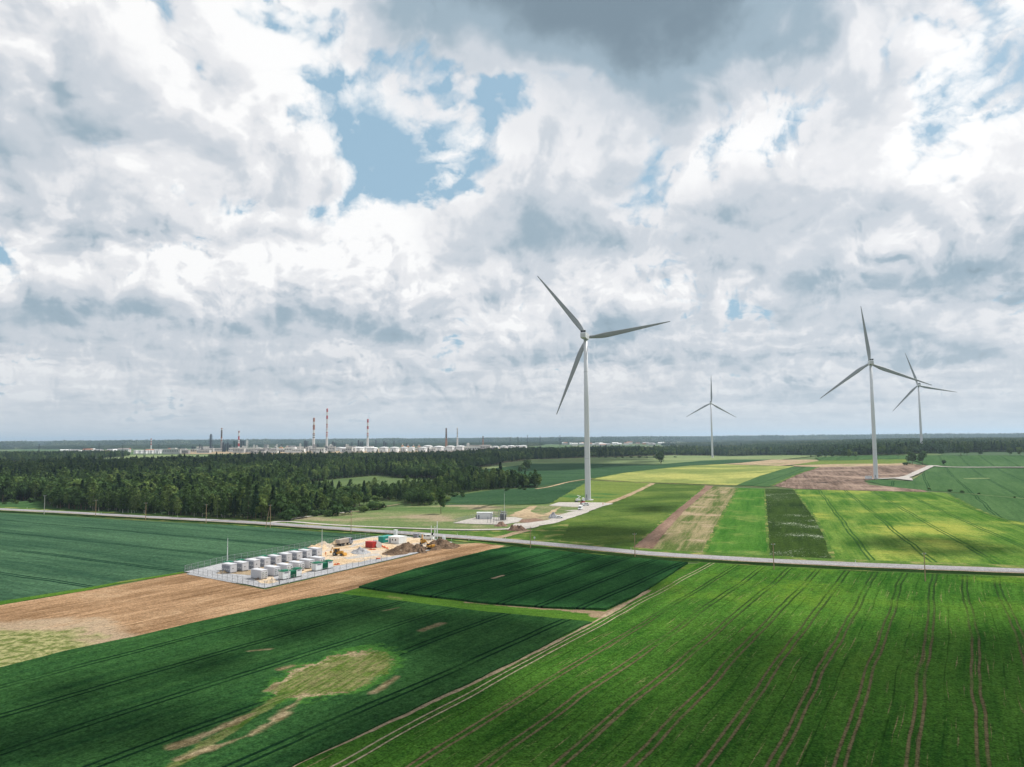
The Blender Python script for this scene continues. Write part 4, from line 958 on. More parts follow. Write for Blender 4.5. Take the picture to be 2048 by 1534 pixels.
def container_proto(front):
    t = empty('battery_container', (0, 0, 0)); L, W, Hh = (5.4 if front else 5.0), 2.4, 2.6; z0 = .32
    mb = MB(); mb.box((0, 0, z0 + Hh / 2), (L, W, Hh)); 
    for k in range(19 if front else 0): mb.box((-L / 2 + .3 + k * .235, -W / 2 - .02, z0 + Hh / 2), (.12, .05, Hh - .4))
    mb.build('body', P_CG, t)
    mb = MB(); mb.box((0, 0, z0 + Hh + .05), (L + .12, W + .12, .1)); mb.box((0, 0, z0 + Hh + .12), (L - .6, W - .5, .05)); mb.build('roof', P_CG, t)
    mb = MB()
    for sx in (-L / 2 + .3, 0, L / 2 - .3):
        for sy in (-.9, .9): mb.box((sx, sy, z0 / 2), (.45, .35, z0))
    mb.build('plinth', P_BLK, t)
    if not front:
        for k in range(4):
            d = MB(); d.box((-L / 2 + .62 + k * 1.12, -W / 2 - .035, z0 + 1.18), (1.0, .07, 2.05)); d = d.build('door', P_CGD, t)
            h = MB(); h.box((-L / 2 + 1.0 + k * 1.12, -W / 2 - .09, z0 + 1.0), (.08, .06, .6)); h.box((-L / 2 + .5 + k * 1.12, -W / 2 - .08, z0 + .9), (.28, .03, .4)); h.build('handle', P_CW, d)
        mb = MB(); mb.box((L / 2 + .03, -.3, z0 + 1.3), (.06, .35, .25)); mb.build('vent', P_DARK, t)
    else:
        mb = MB()
        for zz in (.6, 1.25, 1.9):
            for sy in (-.6, .6): mb.box((L / 2 + .05, sy, z0 + zz), (.1, .8, .48))
        mb.build('cooling_unit', P_CW, t)
        mb = MB()
        for zz in (.6, 1.25, 1.9):
            for sy in (-.6, .6): mb.cyl((L / 2 + .10, sy, z0 + zz), (L / 2 + .13, sy, z0 + zz), .22, n=10)
        mb.build('fan', P_DARK, t)
    return t
ORD = ['first', 'second', 'third', 'fourth', 'fifth', 'sixth', 'seventh', 'eighth', 'ninth']
cb = container_proto(False); cf = container_proto(True)
def place_corner(proto, px, py, lab, group, hl=2.35, hw=1.18):
    x, y = G(px, py); c = Vector((x, y, 0)) - Lx * hl + Wx * hw
    if not proto.get('label'): proto.location = (c.x, c.y, .1); proto.rotation_euler = (0, 0, RZ); tag(proto, lab, 'container', group); return proto
    return dup(proto, (c.x, c.y, .1), RZ, lab, group)
for i, p in enumerate([(460.5, 1147.8), (484.5, 1144), (508, 1139), (529, 1134.5), (551.5, 1130), (573, 1125.4), (594, 1121.5), (613.5, 1117.7), (633.5, 1113.8)]):
    place_corner(cb, *p, 'grey container with dark doors, %s from left in the yard\'s long back row' % ORD[i], 'battery containers of the back row')
for i, p in enumerate([(521, 1160.5), (547, 1154), (572, 1148.8), (596, 1144), (617, 1138.8), (638, 1133.6)]):
    place_corner(cf, *p, 'grey ribbed container, %s from left in the yard\'s short front row' % ORD[i], 'battery containers of the front row')
def unit_proto():
    t = empty('inverter_station'); z0 = .35     # modules run along local y
    for nm, y0, ln, hh, mt in (('cabinet', 0, 2.9, 2.3, P_CW), ('transformer', 2.95, 2.3, 2.15, P_GRN), ('cabinet', 5.3, 2.2, 2.25, P_CW)):
        mb = MB(); mb.box((0, y0 + ln / 2, z0 + hh / 2), (2.3, ln, hh)); o = mb.build(nm, mt, t)
        if mt is P_CW:
            r_ = MB(); r_.box((0, y0 + ln / 2, z0 + hh + .12), (2.5, ln + .2, .24)); r_.box((0, y0 + ln / 2, z0 + hh + .32), (1.4, ln * .6, .18)); r_.build('roof', P_GRN, o)
            r_ = MB(); r_.box((1.17, y0 + ln / 2, z0 + 1.9), (.05, ln * .6, .4)); r_.box((-.4, y0 - .03, z0 + 1.3), (.03, .05, 2.2)); r_.box((.4, y0 - .03, z0 + 1.3), (.03, .05, 2.2)); r_.build('vent', P_CGD, o)
        else:
            r_ = MB()
            for k in range(9): r_.box((1.28, y0 + .25 + k * .23, z0 + 1.05), (.28, .07, 1.6)); r_.box((-1.28, y0 + .25 + k * .23, z0 + 1.05), (.28, .07, 1.6))
            r_.build('radiator', P_GRN, o)
            r_ = MB(); [r_.cyl((sx, y0 + 1.1, z0 + hh), (sx, y0 + 1.1, z0 + hh + .45), .1, .05, 8) for sx in (-.6, 0, .6)]; r_.build('bushing', P_BEIGE, o)
    mb = MB(); mb.box((0, 3.75, z0 / 2), (2.2, 7.5, z0)); mb.build('skid', P_BLK, t)
    return t
un = unit_proto()
for i, (px, py, lab) in enumerate(((566, 1161.3, 'nearest white and green inverter station, in front of the ribbed containers'), (632, 1144, 'white and green inverter station right of the other at the yard front'),
                      (453, 1142.5, 'white and green inverter station behind the first containers of the back container row'), (523, 1130, 'white and green inverter station behind the middle of the back container row'), (587, 1117, 'white and green inverter station behind the last containers of the back container row'))):
    x, y = G(px, py); c = Vector((x, y, 0)) - Lx * 1.15
    if i == 0: un.location = (c.x, c.y, .1); un.rotation_euler = (0, 0, RZ); tag(un, lab, 'inverter station', 'inverter stations of the yard')
    else: dup(un, (c.x, c.y, .1), RZ, lab)
def fence(label, pts, h=2.2, px=True, post=3.0, mat=None, mesh=True, z=.1):
    P = [Vector(G(*p)) for p in pts] if px else [Vector(p) for p in pts]
    x0, y0 = P[0]; t = empty('mesh_fence', (x0, y0, z), 0, label, 'fence'); pm = MB(); wm = MB(); rm = MB()
    for a, b in zip(P, P[1:]):
        L = (b - a).length; n = max(1, round(L / post)); rz = math.atan2((b - a).y, (b - a).x)
        for k in range(n):
            q = a.lerp(b, k / n) - P[0]; pm.box((q.x, q.y, h / 2), (.09, .09, h + .1), rz)
        c = (a + b) / 2 - P[0]
        for zz in (h * .05, h * .5, h): rm.box((c.x, c.y, zz), (L, .035, .05), rz)
        nw = int(L / .3)
        for k in range(nw):
            q = a.lerp(b, (k + .5) / nw) - P[0]; wm.box((q.x, q.y, h / 2), (.014, .014, h), rz)
    m = mat or P_STEEL
    pm.build('post', m, t); rm.build('rail', m, t)
    if mesh: wm.build('wire_mesh', m, t)
    return t
fence('grey steel mesh fence around the left and front sides of the battery yard', [(774, 1121.5), (680, 1143.4), (529, 1177.5), (369.5, 1144.5)])
fence('grey steel mesh fence along the far side of the battery yard beside the blue-green field', [(369.5, 1144.5), (456, 1123.5), (544, 1108.5), (620, 1094), (690, 1083), (740, 1074)])
fence('short green mesh fence on the left side of the substation pad', [(951, 1035.5), (930, 1040.2), (907, 1046.5)], 2.0, mat=P_STEEL)
def mast(px, py, pyt, label, r=.11, cat='mast'):
    x, y = G(px, py); d = y; top = AT(px, d, pyt).z
    t = empty('lightning_mast', (x, y, 0), 0, label, cat, 'thin lightning masts'); mb = MB()
    mb.cyl((0, 0, 0), (0, 0, top * .55), r, r * .85, 8); mb.cyl((0, 0, top * .55), (0, 0, top * .86), r * .6, r * .45, 8); mb.build('pole', P_CW, t)
    mb = MB(); mb.cyl((0, 0, top * .86), (0, 0, top), .03, .02, 6); mb.build('rod', P_STEEL, t)
    mb = MB(); mb.box((0, 0, .15), (.7, .7, .3)); mb.build('footing', P_CONC, t)
    mb = MB(); mb.cyl((0, 0, top * .545), (0, 0, top * .565), r * 1.6, n=8); mb.build('collar', P_STEEL, t)
mast(454.5, 1123, 1069, 'white lightning mast behind the left end of the battery containers', .16)
mast(643.5, 1115, 1050, 'white lightning mast beside the last container of the back row', .15)
mast(577, 1166, 1090, 'thin lightning mast in front of the nearest inverter station', .09)
mast(727, 1117, 1088, 'thin lightning mast on the sandy right part of the yard', .08)
mast(1009, 1045, 978, 'tall thin lightning mast rising from the substation', .09)
# heaps -------------------------------------------------------------------------
def heap(px, py, rx, ry, h, mat, label, rz=0.0, name='soil_heap', cat='heap', seed=0, rough=.6, x_y=None):
    x, y = x_y or G(px, py); t = MB(); n, m = 30, 12; vs = []; fs = []
    for i in range(m + 1):
        q = i / m
        for k in range(n):
            a = 6.2832 * k / n; w = 1 + .22 * mnoise.noise(Vector((math.cos(a) * 1.7, math.sin(a) * 1.7, seed)))
            X_, Y_ = q * rx * w * math.cos(a), q * ry * w * math.sin(a)
            z = h * (1 - q ** 1.25) * (1 + rough * 1.6 * mnoise.noise(Vector((X_ / rx * 2.2 + seed, Y_ / ry * 2.2, seed)))) + (1 - q) * rough * .5 * h * mnoise.noise(Vector((X_ * 1.1, Y_ * 1.1, seed + 3)))
            vs.append((X_, Y_, max(z, 0) if i < m else -.05))
    for i in range(m):
        for k in range(n): fs.append((i * n + k, i * n + (k + 1) % n, (i + 1) * n + (k + 1) % n, (i + 1) * n + k))
    t.add(vs, fs, 0, False); o = t.build(name, mat); o.location = (x, y, .1); o.rotation_euler = (0, 0, rz); return tag(o, label, cat)
heap(446, 1147, 2.4, 1.5, .7, M_sand, 'low sand heap at the left end of the back container row', name='sand_heap')
heap(542, 1164.5, 1.8, 2.4, 1.0, M_sand, 'sand heap between the first ribbed container and the nearest inverter station', name='sand_heap')
heap(515, 1161, .9, .7, .8, M_dirt, 'small dark mound against the first ribbed container')
heap(640, 1096, 9, 3.5, 2.0, M_sand, 'long orange sand heap behind the end of the back container row', RZ + 1.57, 'sand_heap', seed=4)
heap(668, 1092.5, 6, 3.0, 1.8, M_sand, 'sand heap beside the dump truck', RZ + 1.57, 'sand_heap', seed=6)
heap(722, 1106, 4.0, 5, 1.9, M_grey, 'grey gravel heap in front of the red container', .4, 'gravel_heap', seed=7)
heap(790, 1108, 6, 4.5, 1.6, M_dirt, 'left low part of the brown topsoil heaps', .5, seed=8)
heap(812, 1100, 6, 5, 2.7, M_dirt, 'tallest lumpy topsoil heap left of the excavators', .5, seed=9)
heap(836, 1100, 5, 4, 1.8, M_dirt, 'topsoil heap directly left of the orange excavator', .5, seed=10)
heap(880, 1093, 6.5, 5.5, 3.2, M_dirt, 'dark pointed topsoil heap right of the orange excavator', .3, seed=11)
heap(897, 1095, 4, 4, 1.5, M_dirt, 'low right end of the dark topsoil heaps by the road', .3, seed=12)
for i, (px, py) in enumerate(((800, 1106), (822, 1104), (842, 1104), (851, 1090), (895, 1090), (868, 1098), (776, 1104), (906, 1093))):
    heap(px, py, 2.2 + i % 3, 2.0 + i % 2, 1.0 + .3 * (i % 3), M_dirt if i % 3 else M_sand, 'small rough mound of spoil among the big topsoil heaps', i, seed=30 + i)['group'] = 'small spoil mounds'
heap(1002, 1052, 3.8, 3, 1.9, M_purple, 'reddish soil heap below the substation pad', seed=13)
heap(1028, 1061, 3.6, 3, 2.2, M_purple, 'left of the two reddish soil heaps on the gravel track', seed=14)
heap(1039, 1061, 4.0, 3, 2.2, M_purple, 'right of the two reddish soil heaps on the gravel track', seed=15)
heap(1108, 1036.5, 3.4, 3, 3.0, M_grey, 'pale gravel cone beside the small white car', name='gravel_heap', seed=16)
# vehicles -----------------------------------------------------------------------
def wheels(t, xs, hw, r, w=.3, mat=None):
    for x in xs:
        for s in (-1, 1):
            mb = MB(); mb.cyl((x, s * hw - w / 2, r), (x, s * hw + w / 2, r), r, n=14); o = mb.build('wheel', P_BLK, t)
            mb = MB(); e = s * (w / 2 + .01); mb.cyl((x, s * hw + e - .01, r), (x, s * hw + e + .02, r), r * .5, n=10); mb.build('rim', P_STEEL, o)
def glassbox(t, pts): 
    mb = MB()
    for c, d in pts: mb.box(c, d)
    return mb.build('window', P_GLS, t)
def van(px, py, rz, label, mat=None, L=5.6, H=2.45, x_y=None):
    x, y = x_y or G(px, py); t = empty('van', (x, y, .15), rz, label, 'van'); W = 1.95; k = L / 5.6; m = mat or P_CW
    mb = MB(); mb.prism([(-2.8 * k, .4), (-2.8 * k, H - .1), (-2.65 * k, H), (1.2 * k, H), (1.6 * k, H - .1), (2.15 * k, 1.35), (2.7 * k, 1.1), (2.8 * k, .8), (2.8 * k, .4)], -W / 2, W / 2, 'y'); mb.build('body', m, t)
    glassbox(t, [((1.05 * k, 0, H - .62), (.9, W + .03, .55)), ((2.83 * k, 0, .62), (.02, 1.2, .2)), ((-2.81 * k, 0, H - .7), (.03, 1.4, .5)), ((-.6 * k, 0, H - .62), (1.6, W + .02, .5))])
    mb = MB(); mb.add([(1.68 * k, -.85, H - .22), (1.68 * k, .85, H - .22), (2.17 * k, .85, 1.38), (2.17 * k, -.85, 1.38)], [(0, 1, 2, 3)]); mb.add([(1.72 * k, -.85, H - .2), (1.72 * k, .85, H - .2), (2.21 * k, .85, 1.4), (2.21 * k, -.85, 1.4)], [(0, 1, 2, 3)]); mb.build('windscreen', P_GLS, t)
    wheels(t, (-1.8 * k, 1.85 * k), .88, .36, .24); return t
def car(px, py, rz, label, mat=None):
    x, y = G(px, py); t = empty('parked_car', (x, y, .15), rz, label, 'car'); m = mat or P_CW
    mb = MB(); mb.prism([(-2.1, .35), (-2.15, .9), (-1.9, 1.05), (-1.45, 1.48), (.4, 1.5), (1.15, 1.0), (2.0, .85), (2.15, .6), (2.1, .35)], -.88, .88, 'y'); mb.build('body', m, t)
    glassbox(t, [((-.5, 0, 1.2), (1.7, 1.79, .33)), ((-1.72, 0, 1.22), (.2, 1.3, .26)), ((.82, 0, 1.22), (.3, 1.45, .28))])
    wheels(t, (-1.35, 1.35), .8, .33, .2); return t
RW = math.atan2(Wx.y, Wx.x)
van(855, 1080, math.pi * .93, 'white van parked by the posts on the site next to the road')
van(1161, 1020, -1.9, 'white van nearest the camera on the gravel approach to the nearest turbine')
van(1171, 1012, .3, 'low white van parked below the foot of the nearest turbine', L=4.8, H=2.0)
car(1118, 1037, .15, 'small white car beside the pale gravel cone')
def boxtruck(px, py, rz, label):
    x, y = G(px, py); t = empty('service_truck', (x, y, .15), rz, label, 'truck')
    mb = MB(); mb.box((0, 0, .85), (7.5, 2.3, .3)); mb.build('chassis', P_BLK, t)
    mb = MB(); mb.prism([(2.0, .7), (2.0, 2.9), (3.4, 2.9), (3.8, 1.9), (3.8, .7)], -1.2, 1.2, 'y'); mb.build('cab', P_CW, t)
    glassbox(t, [((3.4, 0, 2.25), (.7, 2.2, .6))])
    mb = MB(); mb.box((-1.0, 0, 1.6), (3.2, 2.0, 1.2)); mb.cyl((-2.2, 0, 2.0), (.8, 0, 3.9), .22, n=8); mb.cyl((.8, 0, 3.9), (-1.6, 0, 4.6), .16, n=8); mb.build('crane_arm', P_CW, t)
    wheels(t, (-2.8, -1.6, 2.7), .95, .48, .3); return t
boxtruck(1159, 1004.5, .1, 'white crane truck left of the foot of the nearest turbine')
def loader_red(px, py, label):
    x, y = G(px, py); t = empty('telehandler', (x, y, .15), 1.9, label, 'loader')
    mb = MB(); mb.box((0, 0, 1.1), (4.2, 1.9, .9)); mb.box((-1.4, 0, 1.7), (1.2, 1.8, .5)); mb.build('body', P_RED, t)
    glassbox(t, [((.1, .45, 2.1), (1.3, .9, 1.1))])
    mb = MB(); mb.cyl((-1.8, -.4, 2.0), (3.0, -.4, 1.5), .2, n=8); mb.build('boom', P_RED, t); wheels(t, (-1.4, 1.4), .95, .6, .4)
loader_red(1166, 1009, 'dark red telehandler at the foot of the nearest turbine')
def excavator(px, py, rz, label, swing=0.6):
    x, y = G(px, py); t = empty('excavator', (x, y, .15), rz, label, 'excavator'); t.scale = (.8, .8, .8)
    for s in (-1, 1):
        mb = MB(); mb.prism([(-2.0, .25), (-1.7, 0), (1.7, 0), (2.0, .25), (2.0, .6), (1.7, .85), (-1.7, .85), (-2.0, .6)], s * 1.1 - .3, s * 1.1 + .3, 'y'); mb.build('track', P_BLK, t)
    mb = MB(); mb.cyl((0, 0, .6), (0, 0, 1.1), .7, n=12); mb.box((-.3, 0, 1.45), (3.3, 2.5, .7)); mb.box((-1.6, 0, 1.9), (1.2, 2.5, .9)); mb.build('body', P_YEL, t)
    mb = MB(); mb.prism([(.1, 1.8), (.1, 2.95), (1.0, 2.95), (1.35, 2.3), (1.35, 1.8)], .25, 1.25, 'y'); c_ = mb.build('cab', P_YEL, t)
    mb = MB(); mb.box((.6, .75, 2.4), (1.1, 1.05, .7)); mb.box((1.22, .75, 2.25), (.3, .9, .6)); mb.build('window', P_GLS, c_)
    mb = MB(); mb.cyl((1.0, -.3, 1.7), (3.2, -.3, 4.6), .28, .24, 6); mb.cyl((3.2, -.3, 4.6), (4.6, -.3, 4.2), .24, .2, 6); mb.build('boom', P_YEL, t)
    mb = MB(); mb.cyl((4.6, -.3, 4.4), (5.4, -.3, 1.9), .2, .16, 6); mb.build('arm', P_YEL, t)
    mb = MB(); mb.prism([(5.0, 1.9), (5.8, 1.9), (5.9, 1.2), (5.3, .7), (4.7, 1.1)], -.9, .3, 'y'); mb.build('bucket', P_DARK, t)
excavator(860, 1099, 2.7, 'orange-yellow excavator standing below the topsoil heaps, nearest the camera')
excavator(846, 1089, 1.9, 'yellow excavator with raised boom behind the topsoil heaps')
def backhoe(px, py, rz, label):
    x, y = G(px, py); t = empty('backhoe_loader', (x, y, .15), rz, label, 'loader')
    mb = MB(); mb.box((0, 0, 1.05), (3.6, 1.2, .7)); mb.box((1.3, 0, 1.5), (1.6, 1.0, .7)); mb.build('body', P_YEL, t)
    mb = MB(); mb.box((-.5, 0, 2.75), (1.7, 1.6, .14)); [mb.box((-.5 + a * .75, b * .72, 2.05), (.1, .1, 1.4)) for a in (-1, 1) for b in (-1, 1)]; c_ = mb.build('cab', P_YEL, t)
    mb = MB(); mb.box((-.5, 0, 2.1), (1.42, 1.40, 1.1)); mb.build('window', P_GLS, c_)
    mb = MB(); mb.prism([(2.6, .3), (2.6, 1.2), (3.0, 1.1), (3.4, .2)], -1.15, 1.15, 'y'); mb.cyl((1.4, .8, 1.6), (2.7, .8, .8), .1, n=6); mb.cyl((1.4, -.8, 1.6), (2.7, -.8, .8), .1, n=6); mb.build('front_bucket', P_YEL, t)
    mb = MB(); mb.cyl((-1.7, 0, 1.0), (-2.3, 0, 3.3), .18, .15, 6); mb.cyl((-2.3, 0, 3.3), (-3.1, 0, 1.6), .14, .12, 6); mb.prism([(-3.4, 1.6), (-2.8, 1.6), (-2.7, 1.0), (-3.3, .9)], -.35, .35, 'y'); mb.build('digging_arm', P_YEL, t)
    wheels(t, (-1.1,), .85, .75, .45); wheels(t, (1.7,), .8, .5, .35)
backhoe(676, 1112, -.25, 'yellow backhoe loader parked on the orange sand of the yard')
def dumper(px, py, rz, label):
    x, y = G(px, py); t = empty('dump_truck', (x, y, .15), rz, label, 'truck')
    mb = MB(); mb.box((0, 0, .95), (7.6, 1.1, .35)); mb.build('chassis', P_BLK, t)
    mb = MB(); mb.prism([(-3.8, 1.3), (-3.9, 2.8), (1.4, 3.0), (1.3, 1.2)], -1.25, 1.25, 'y'); mb.build('tipper_body', P_BEIGE, t)
    mb = MB(); mb.prism([(1.7, .7), (1.7, 3.0), (3.2, 3.0), (3.7, 2.0), (3.8, .7)], -1.22, 1.22, 'y'); mb.build('cab', P_CGD, t)
    glassbox(t, [((3.05, 0, 2.35), (.95, 2.5, .6))]); wheels(t, (-2.7, -1.4, 2.7), 1.0, .5, .35)
dumper(689, 1091.5, 1.0, 'grey dump truck with dark cab at the edge of the blue-green field')
# site boxes ---------------------------------------------------------------------
def boxthing(name, label, cat, corner, L, W, Hh, mat, ribs=True, parts=None, rz=None, dz=.1):
    x, y = G(*corner); c = Vector((x, y, 0)) - Lx * L / 2 + Wx * W / 2
    t = empty(name, (c.x, c.y, dz), RZ if rz is None else rz, label, cat)
    mb = MB(); mb.box((0, 0, Hh / 2 + .15), (L, W, Hh))
    if ribs:
        for k in range(int(L / .3)): mb.box((-L / 2 + .2 + k * .3, -W / 2 - .02, Hh / 2 + .15), (.14, .05, Hh - .3))
    mb.build('wall', mat, t)
    mb = MB(); mb.box((0, 0, Hh + .2), (L + .1, W + .1, .1)); mb.build('roof', P_CW if mat is P_CW else mat, t)
    mb = MB(); [mb.box((sx * (L / 2 - .3), sy * (W / 2 - .3), .08), (.4, .4, .16)) for sx in (-1, 1) for sy in (-1, 1)]; mb.build('foot', P_BLK, t)
    for nm, c_, d_, m_ in parts or (): q = MB(); q.box(c_, d_); q.build(nm, m_, t)
    return t
boxthing('site_cabin', 'white site cabin with small dark windows beside the teal container', 'cabin', (797.5, 1089), 6.2, 5.0, 2.7, P_CW, False,
         [('window', (-.6, -2.52, 1.7), (.6, .06, .8), P_GLS), ('door', (-2.0, -2.52, 1.2), (.8, .06, 1.9), P_CGD), ('window', (1.2, -2.52, 1.7), (.5, .06, .8), P_GLS)])
boxthing('shipping_container', 'teal green shipping container left of the white site cabin', 'container', (767, 1087), 3.2, 6.0, 2.5, P_TEAL, True, [('stripe', (1.62, -.3, 1.5), (.04, 3.0, .5), P_CW)])
boxthing('shipping_container', 'dark red container in front of the teal one', 'container', (745, 1097.5), 4.2, 2.3, 2.4, P_RED, True)
boxthing('utility_kiosk', 'white kiosk by the road behind the dark topsoil heap', 'kiosk', (889, 1081), 1.4, .8, 1.5, P_CW, False)
boxthing('portable_toilet', 'white portable toilet left in the row along the road fence', 'toilet', (792, 1071.5), 1.6, 1.2, 2.3, P_CW, False)
boxthing('storage_box', 'grey slatted storage box behind the site cabin by the road', 'box', (834, 1076.5), 2.2, 1.2, 1.6, P_CGD, True)
boxthing('storage_box', 'pale box at the right end of the road fence left of the van', 'box', (849, 1075.5), 2.6, .6, 1.4, P_CW, False)
fence('temporary mesh fence between the site cabin and the road', [(770, 1067.5), (800, 1070), (830, 1073), (862, 1077)], 1.9, mat=P_STEEL)
def drum(px, py, label):
    x, y = G(px, py); t = empty('cable_drum', (x, y, .1), .5, label, 'cable drum'); mb = MB()
    for s in (-.55, .45): mb.cyl((0, s, 1.25), (0, s + .1, 1.25), 1.25, n=20)
    mb.build('flange', P_CW, t); mb = MB(); mb.cyl((0, -.45, 1.25), (0, .45, 1.25), .8, n=16); mb.build('core', P_ORG, t)
drum(757, 1096, 'white cable drum right of the red container'); drum(750, 1092, 'white cable drum behind the red container')
def net(px0, py0, px1, py1, label):
    a = Vector(G(px0, py0)); b = Vector(G(px1, py1)); d = b - a; t = MB(); n = 14; vs = []; rr = random.Random(px0)
    q = Vector((-d.y, d.x)).normalized()
    for i in range(n + 1):
        p = d * (i / n) + q * rr.uniform(-.4, .4); h = rr.uniform(.25, .75)
        vs += [(p.x, p.y, 0), (p.x + q.x * .12, p.y + q.y * .12, h), (p.x + q.x * .55, p.y + q.y * .55, .02)]
    t.add(vs, [(3 * i, 3 * i + 3, 3 * i + 4, 3 * i + 1) for i in range(n)] + [(3 * i + 1, 3 * i + 4, 3 * i + 5, 3 * i + 2) for i in range(n)])
    o = t.build('safety_net', P_ORG); o.location = (a.x, a.y, .12); tag(o, label, 'safety net')
net(736, 1100, 750, 1101, 'crumpled orange safety net below the red container')
net(760, 1093, 775, 1099, 'long orange safety net running to the topsoil heaps')
net(753, 1119.5, 762, 1118.5, 'small orange net pile near the front edge of the yard')
net(668, 1131, 680, 1130, 'orange net on the sand right of the second inverter station')
net(599, 1151, 604, 1150.5, 'orange net between the two front inverter stations')
def person(px, py, rz, shirt, label, z=.12):
    x, y = G(px, py); t = empty('person', (x, y, z), rz, label, 'person')
    me = bpy.data.meshes.new('body'); V = [(0, 0, .98), (0, 0, 1.22), (0, 0, 1.45), (0, 0, 1.56), (0, .02, 1.68), (.2, 0, 1.42), (.27, .03, 1.14), (.25, .14, .9), (-.2, 0, 1.42), (-.27, .02, 1.14), (-.26, .10, .88), (.1, 0, .9), (.12, .04, .5), (.12, 0, .08), (.12, .14, .03), (-.1, 0, .9), (-.13, -.04, .5), (-.14, -.08, .08), (-.14, .06, .03)]
    E_ = [(0, 1), (1, 2), (2, 3), (3, 4), (2, 5), (5, 6), (6, 7), (2, 8), (8, 9), (9, 10), (0, 11), (11, 12), (12, 13), (13, 14), (0, 15), (15, 16), (16, 17), (17, 18)]
    me.from_pydata(V, E_, []); o = link('body', me, t); me.materials.append(shirt)
    o.modifiers.new('skin', 'SKIN'); rad = [.15, .14, .15, .06, .11, .07, .05, .04, .07, .05, .04, .10, .07, .05, .04, .10, .07, .05, .04]
    for i, r_ in enumerate(rad): me.skin_vertices[0].data[i].radius = (r_, r_)
    me.skin_vertices[0].data[0].use_root = True; o.modifiers.new('sub', 'SUBSURF').levels = 1
    hm = MB(); hm.lathe([(1.74, .15), (1.80, .135), (1.86, .07)], n=10); hm.build('helmet', P_CW, t)
P_HV = paint('hi_vis_orange', (.65, .18, .03), .8); P_NAVY = paint('dark_workwear', (.03, .035, .06), .8)
person(1206, 1010.5, .4, P_HV, 'worker in orange standing where the earth track leaves the turbine pad')
person(558.5, 1169, 2.0, P_NAVY, 'worker in dark clothes on the grey gravel inside the front fence')
person(651.5, 1112.5, 1.0, P_HV, 'worker in orange on the sand right of the last grey container')
person(660, 1130, 1.0, P_NAVY, 'worker in dark clothes beside the orange net on the sand')
# substation ---------------------------------------------------------------------
x0, y0 = G(954, 1039); 
t = empty('substation_building', (x0 + 4.3, y0 + 1.6, .14), -.06, 'pale flat-roofed substation building at the left of the switchgear', 'building')
mb = MB(); mb.box((0, 0, 1.75), (8.8, 3.2, 3.5)); w_ = mb.build('wall', P_CW, t)
mb = MB()
for k in range(22): mb.box((-4.2 + k * .4, -1.63, 1.75), (.05, .05, 3.2))
mb.build('panel_joint', P_CGD, w_)
mb = MB(); mb.box((0, 0, 3.6), (9.1, 3.5, .2)); mb.build('roof', P_CW, t)
mb = MB(); mb.box((-3.3, -1.66, 1.2), (1.0, .08, 2.2)); mb.build('door', P_CGD, t); mb = MB(); mb.box((-4.7, -.3, 1.3), (.5, 1.2, 1.9)); mb.build('cooler', P_DARK, t)
x0, y0 = G(1006, 1041)
t = empty('power_transformer', (x0, y0 + 1, .14), 0, 'grey power transformer with radiator fins at the right of the substation', 'transformer')
mb = MB(); mb.box((0, 0, 2.0), (3.4, 2.4, 3.2)); mb.build('tank', P_STEEL, t)
mb = MB(); [mb.box((-1.7 + k * .34, -1.6, 2.0), (.09, .8, 2.8)) for k in range(11)]; mb.build('radiator', P_STEEL, t)
mb = MB(); [mb.cyl((sx, .3, 3.6), (sx * 1.3, .3, 5.4), .16, .07, 8) for sx in (-1.1, 0, 1.1)]; mb.build('bushing', P_BEIGE, t); mb = MB(); mb.cyl((-1.3, .8, 4.3), (1.3, .8, 4.3), .4, n=12); mb.build('conservator', P_STEEL, t)
def gear(px, py, h, label, n):
    x, y = G(px, py); t = empty('switchgear_frame', (x, y, .14), 0, label, 'switchgear', 'switchgear frames')
    mb = MB(); [mb.cyl((s, 0, 0), (s, 0, h * .62), .09, n=6) for s in (-.8, .8)]; mb.box((0, 0, h * .62), (2.2, .16, .16)); mb.build('frame', P_STEEL, t)
    mb = MB(); [mb.lathe([(h * .62 + k * h * .06, .15 if k % 2 else .08) for k in range(7)], (s, 0, 0), 8) for s in (-.8, 0, .8)]; mb.build('insulator', P_CGD, t)
for i, (px, py, h) in enumerate(((978, 1047, 3.6), (985, 1045, 4.5), (990, 1048, 3.4), (993, 1043, 5.2), (999, 1046, 4.0), (1000, 1041, 5.6), (1011, 1043, 5.8), (987, 1040.5, 5.0))):
    gear(px, py, h, 'grey switchgear frame with insulators on the substation pad', i)
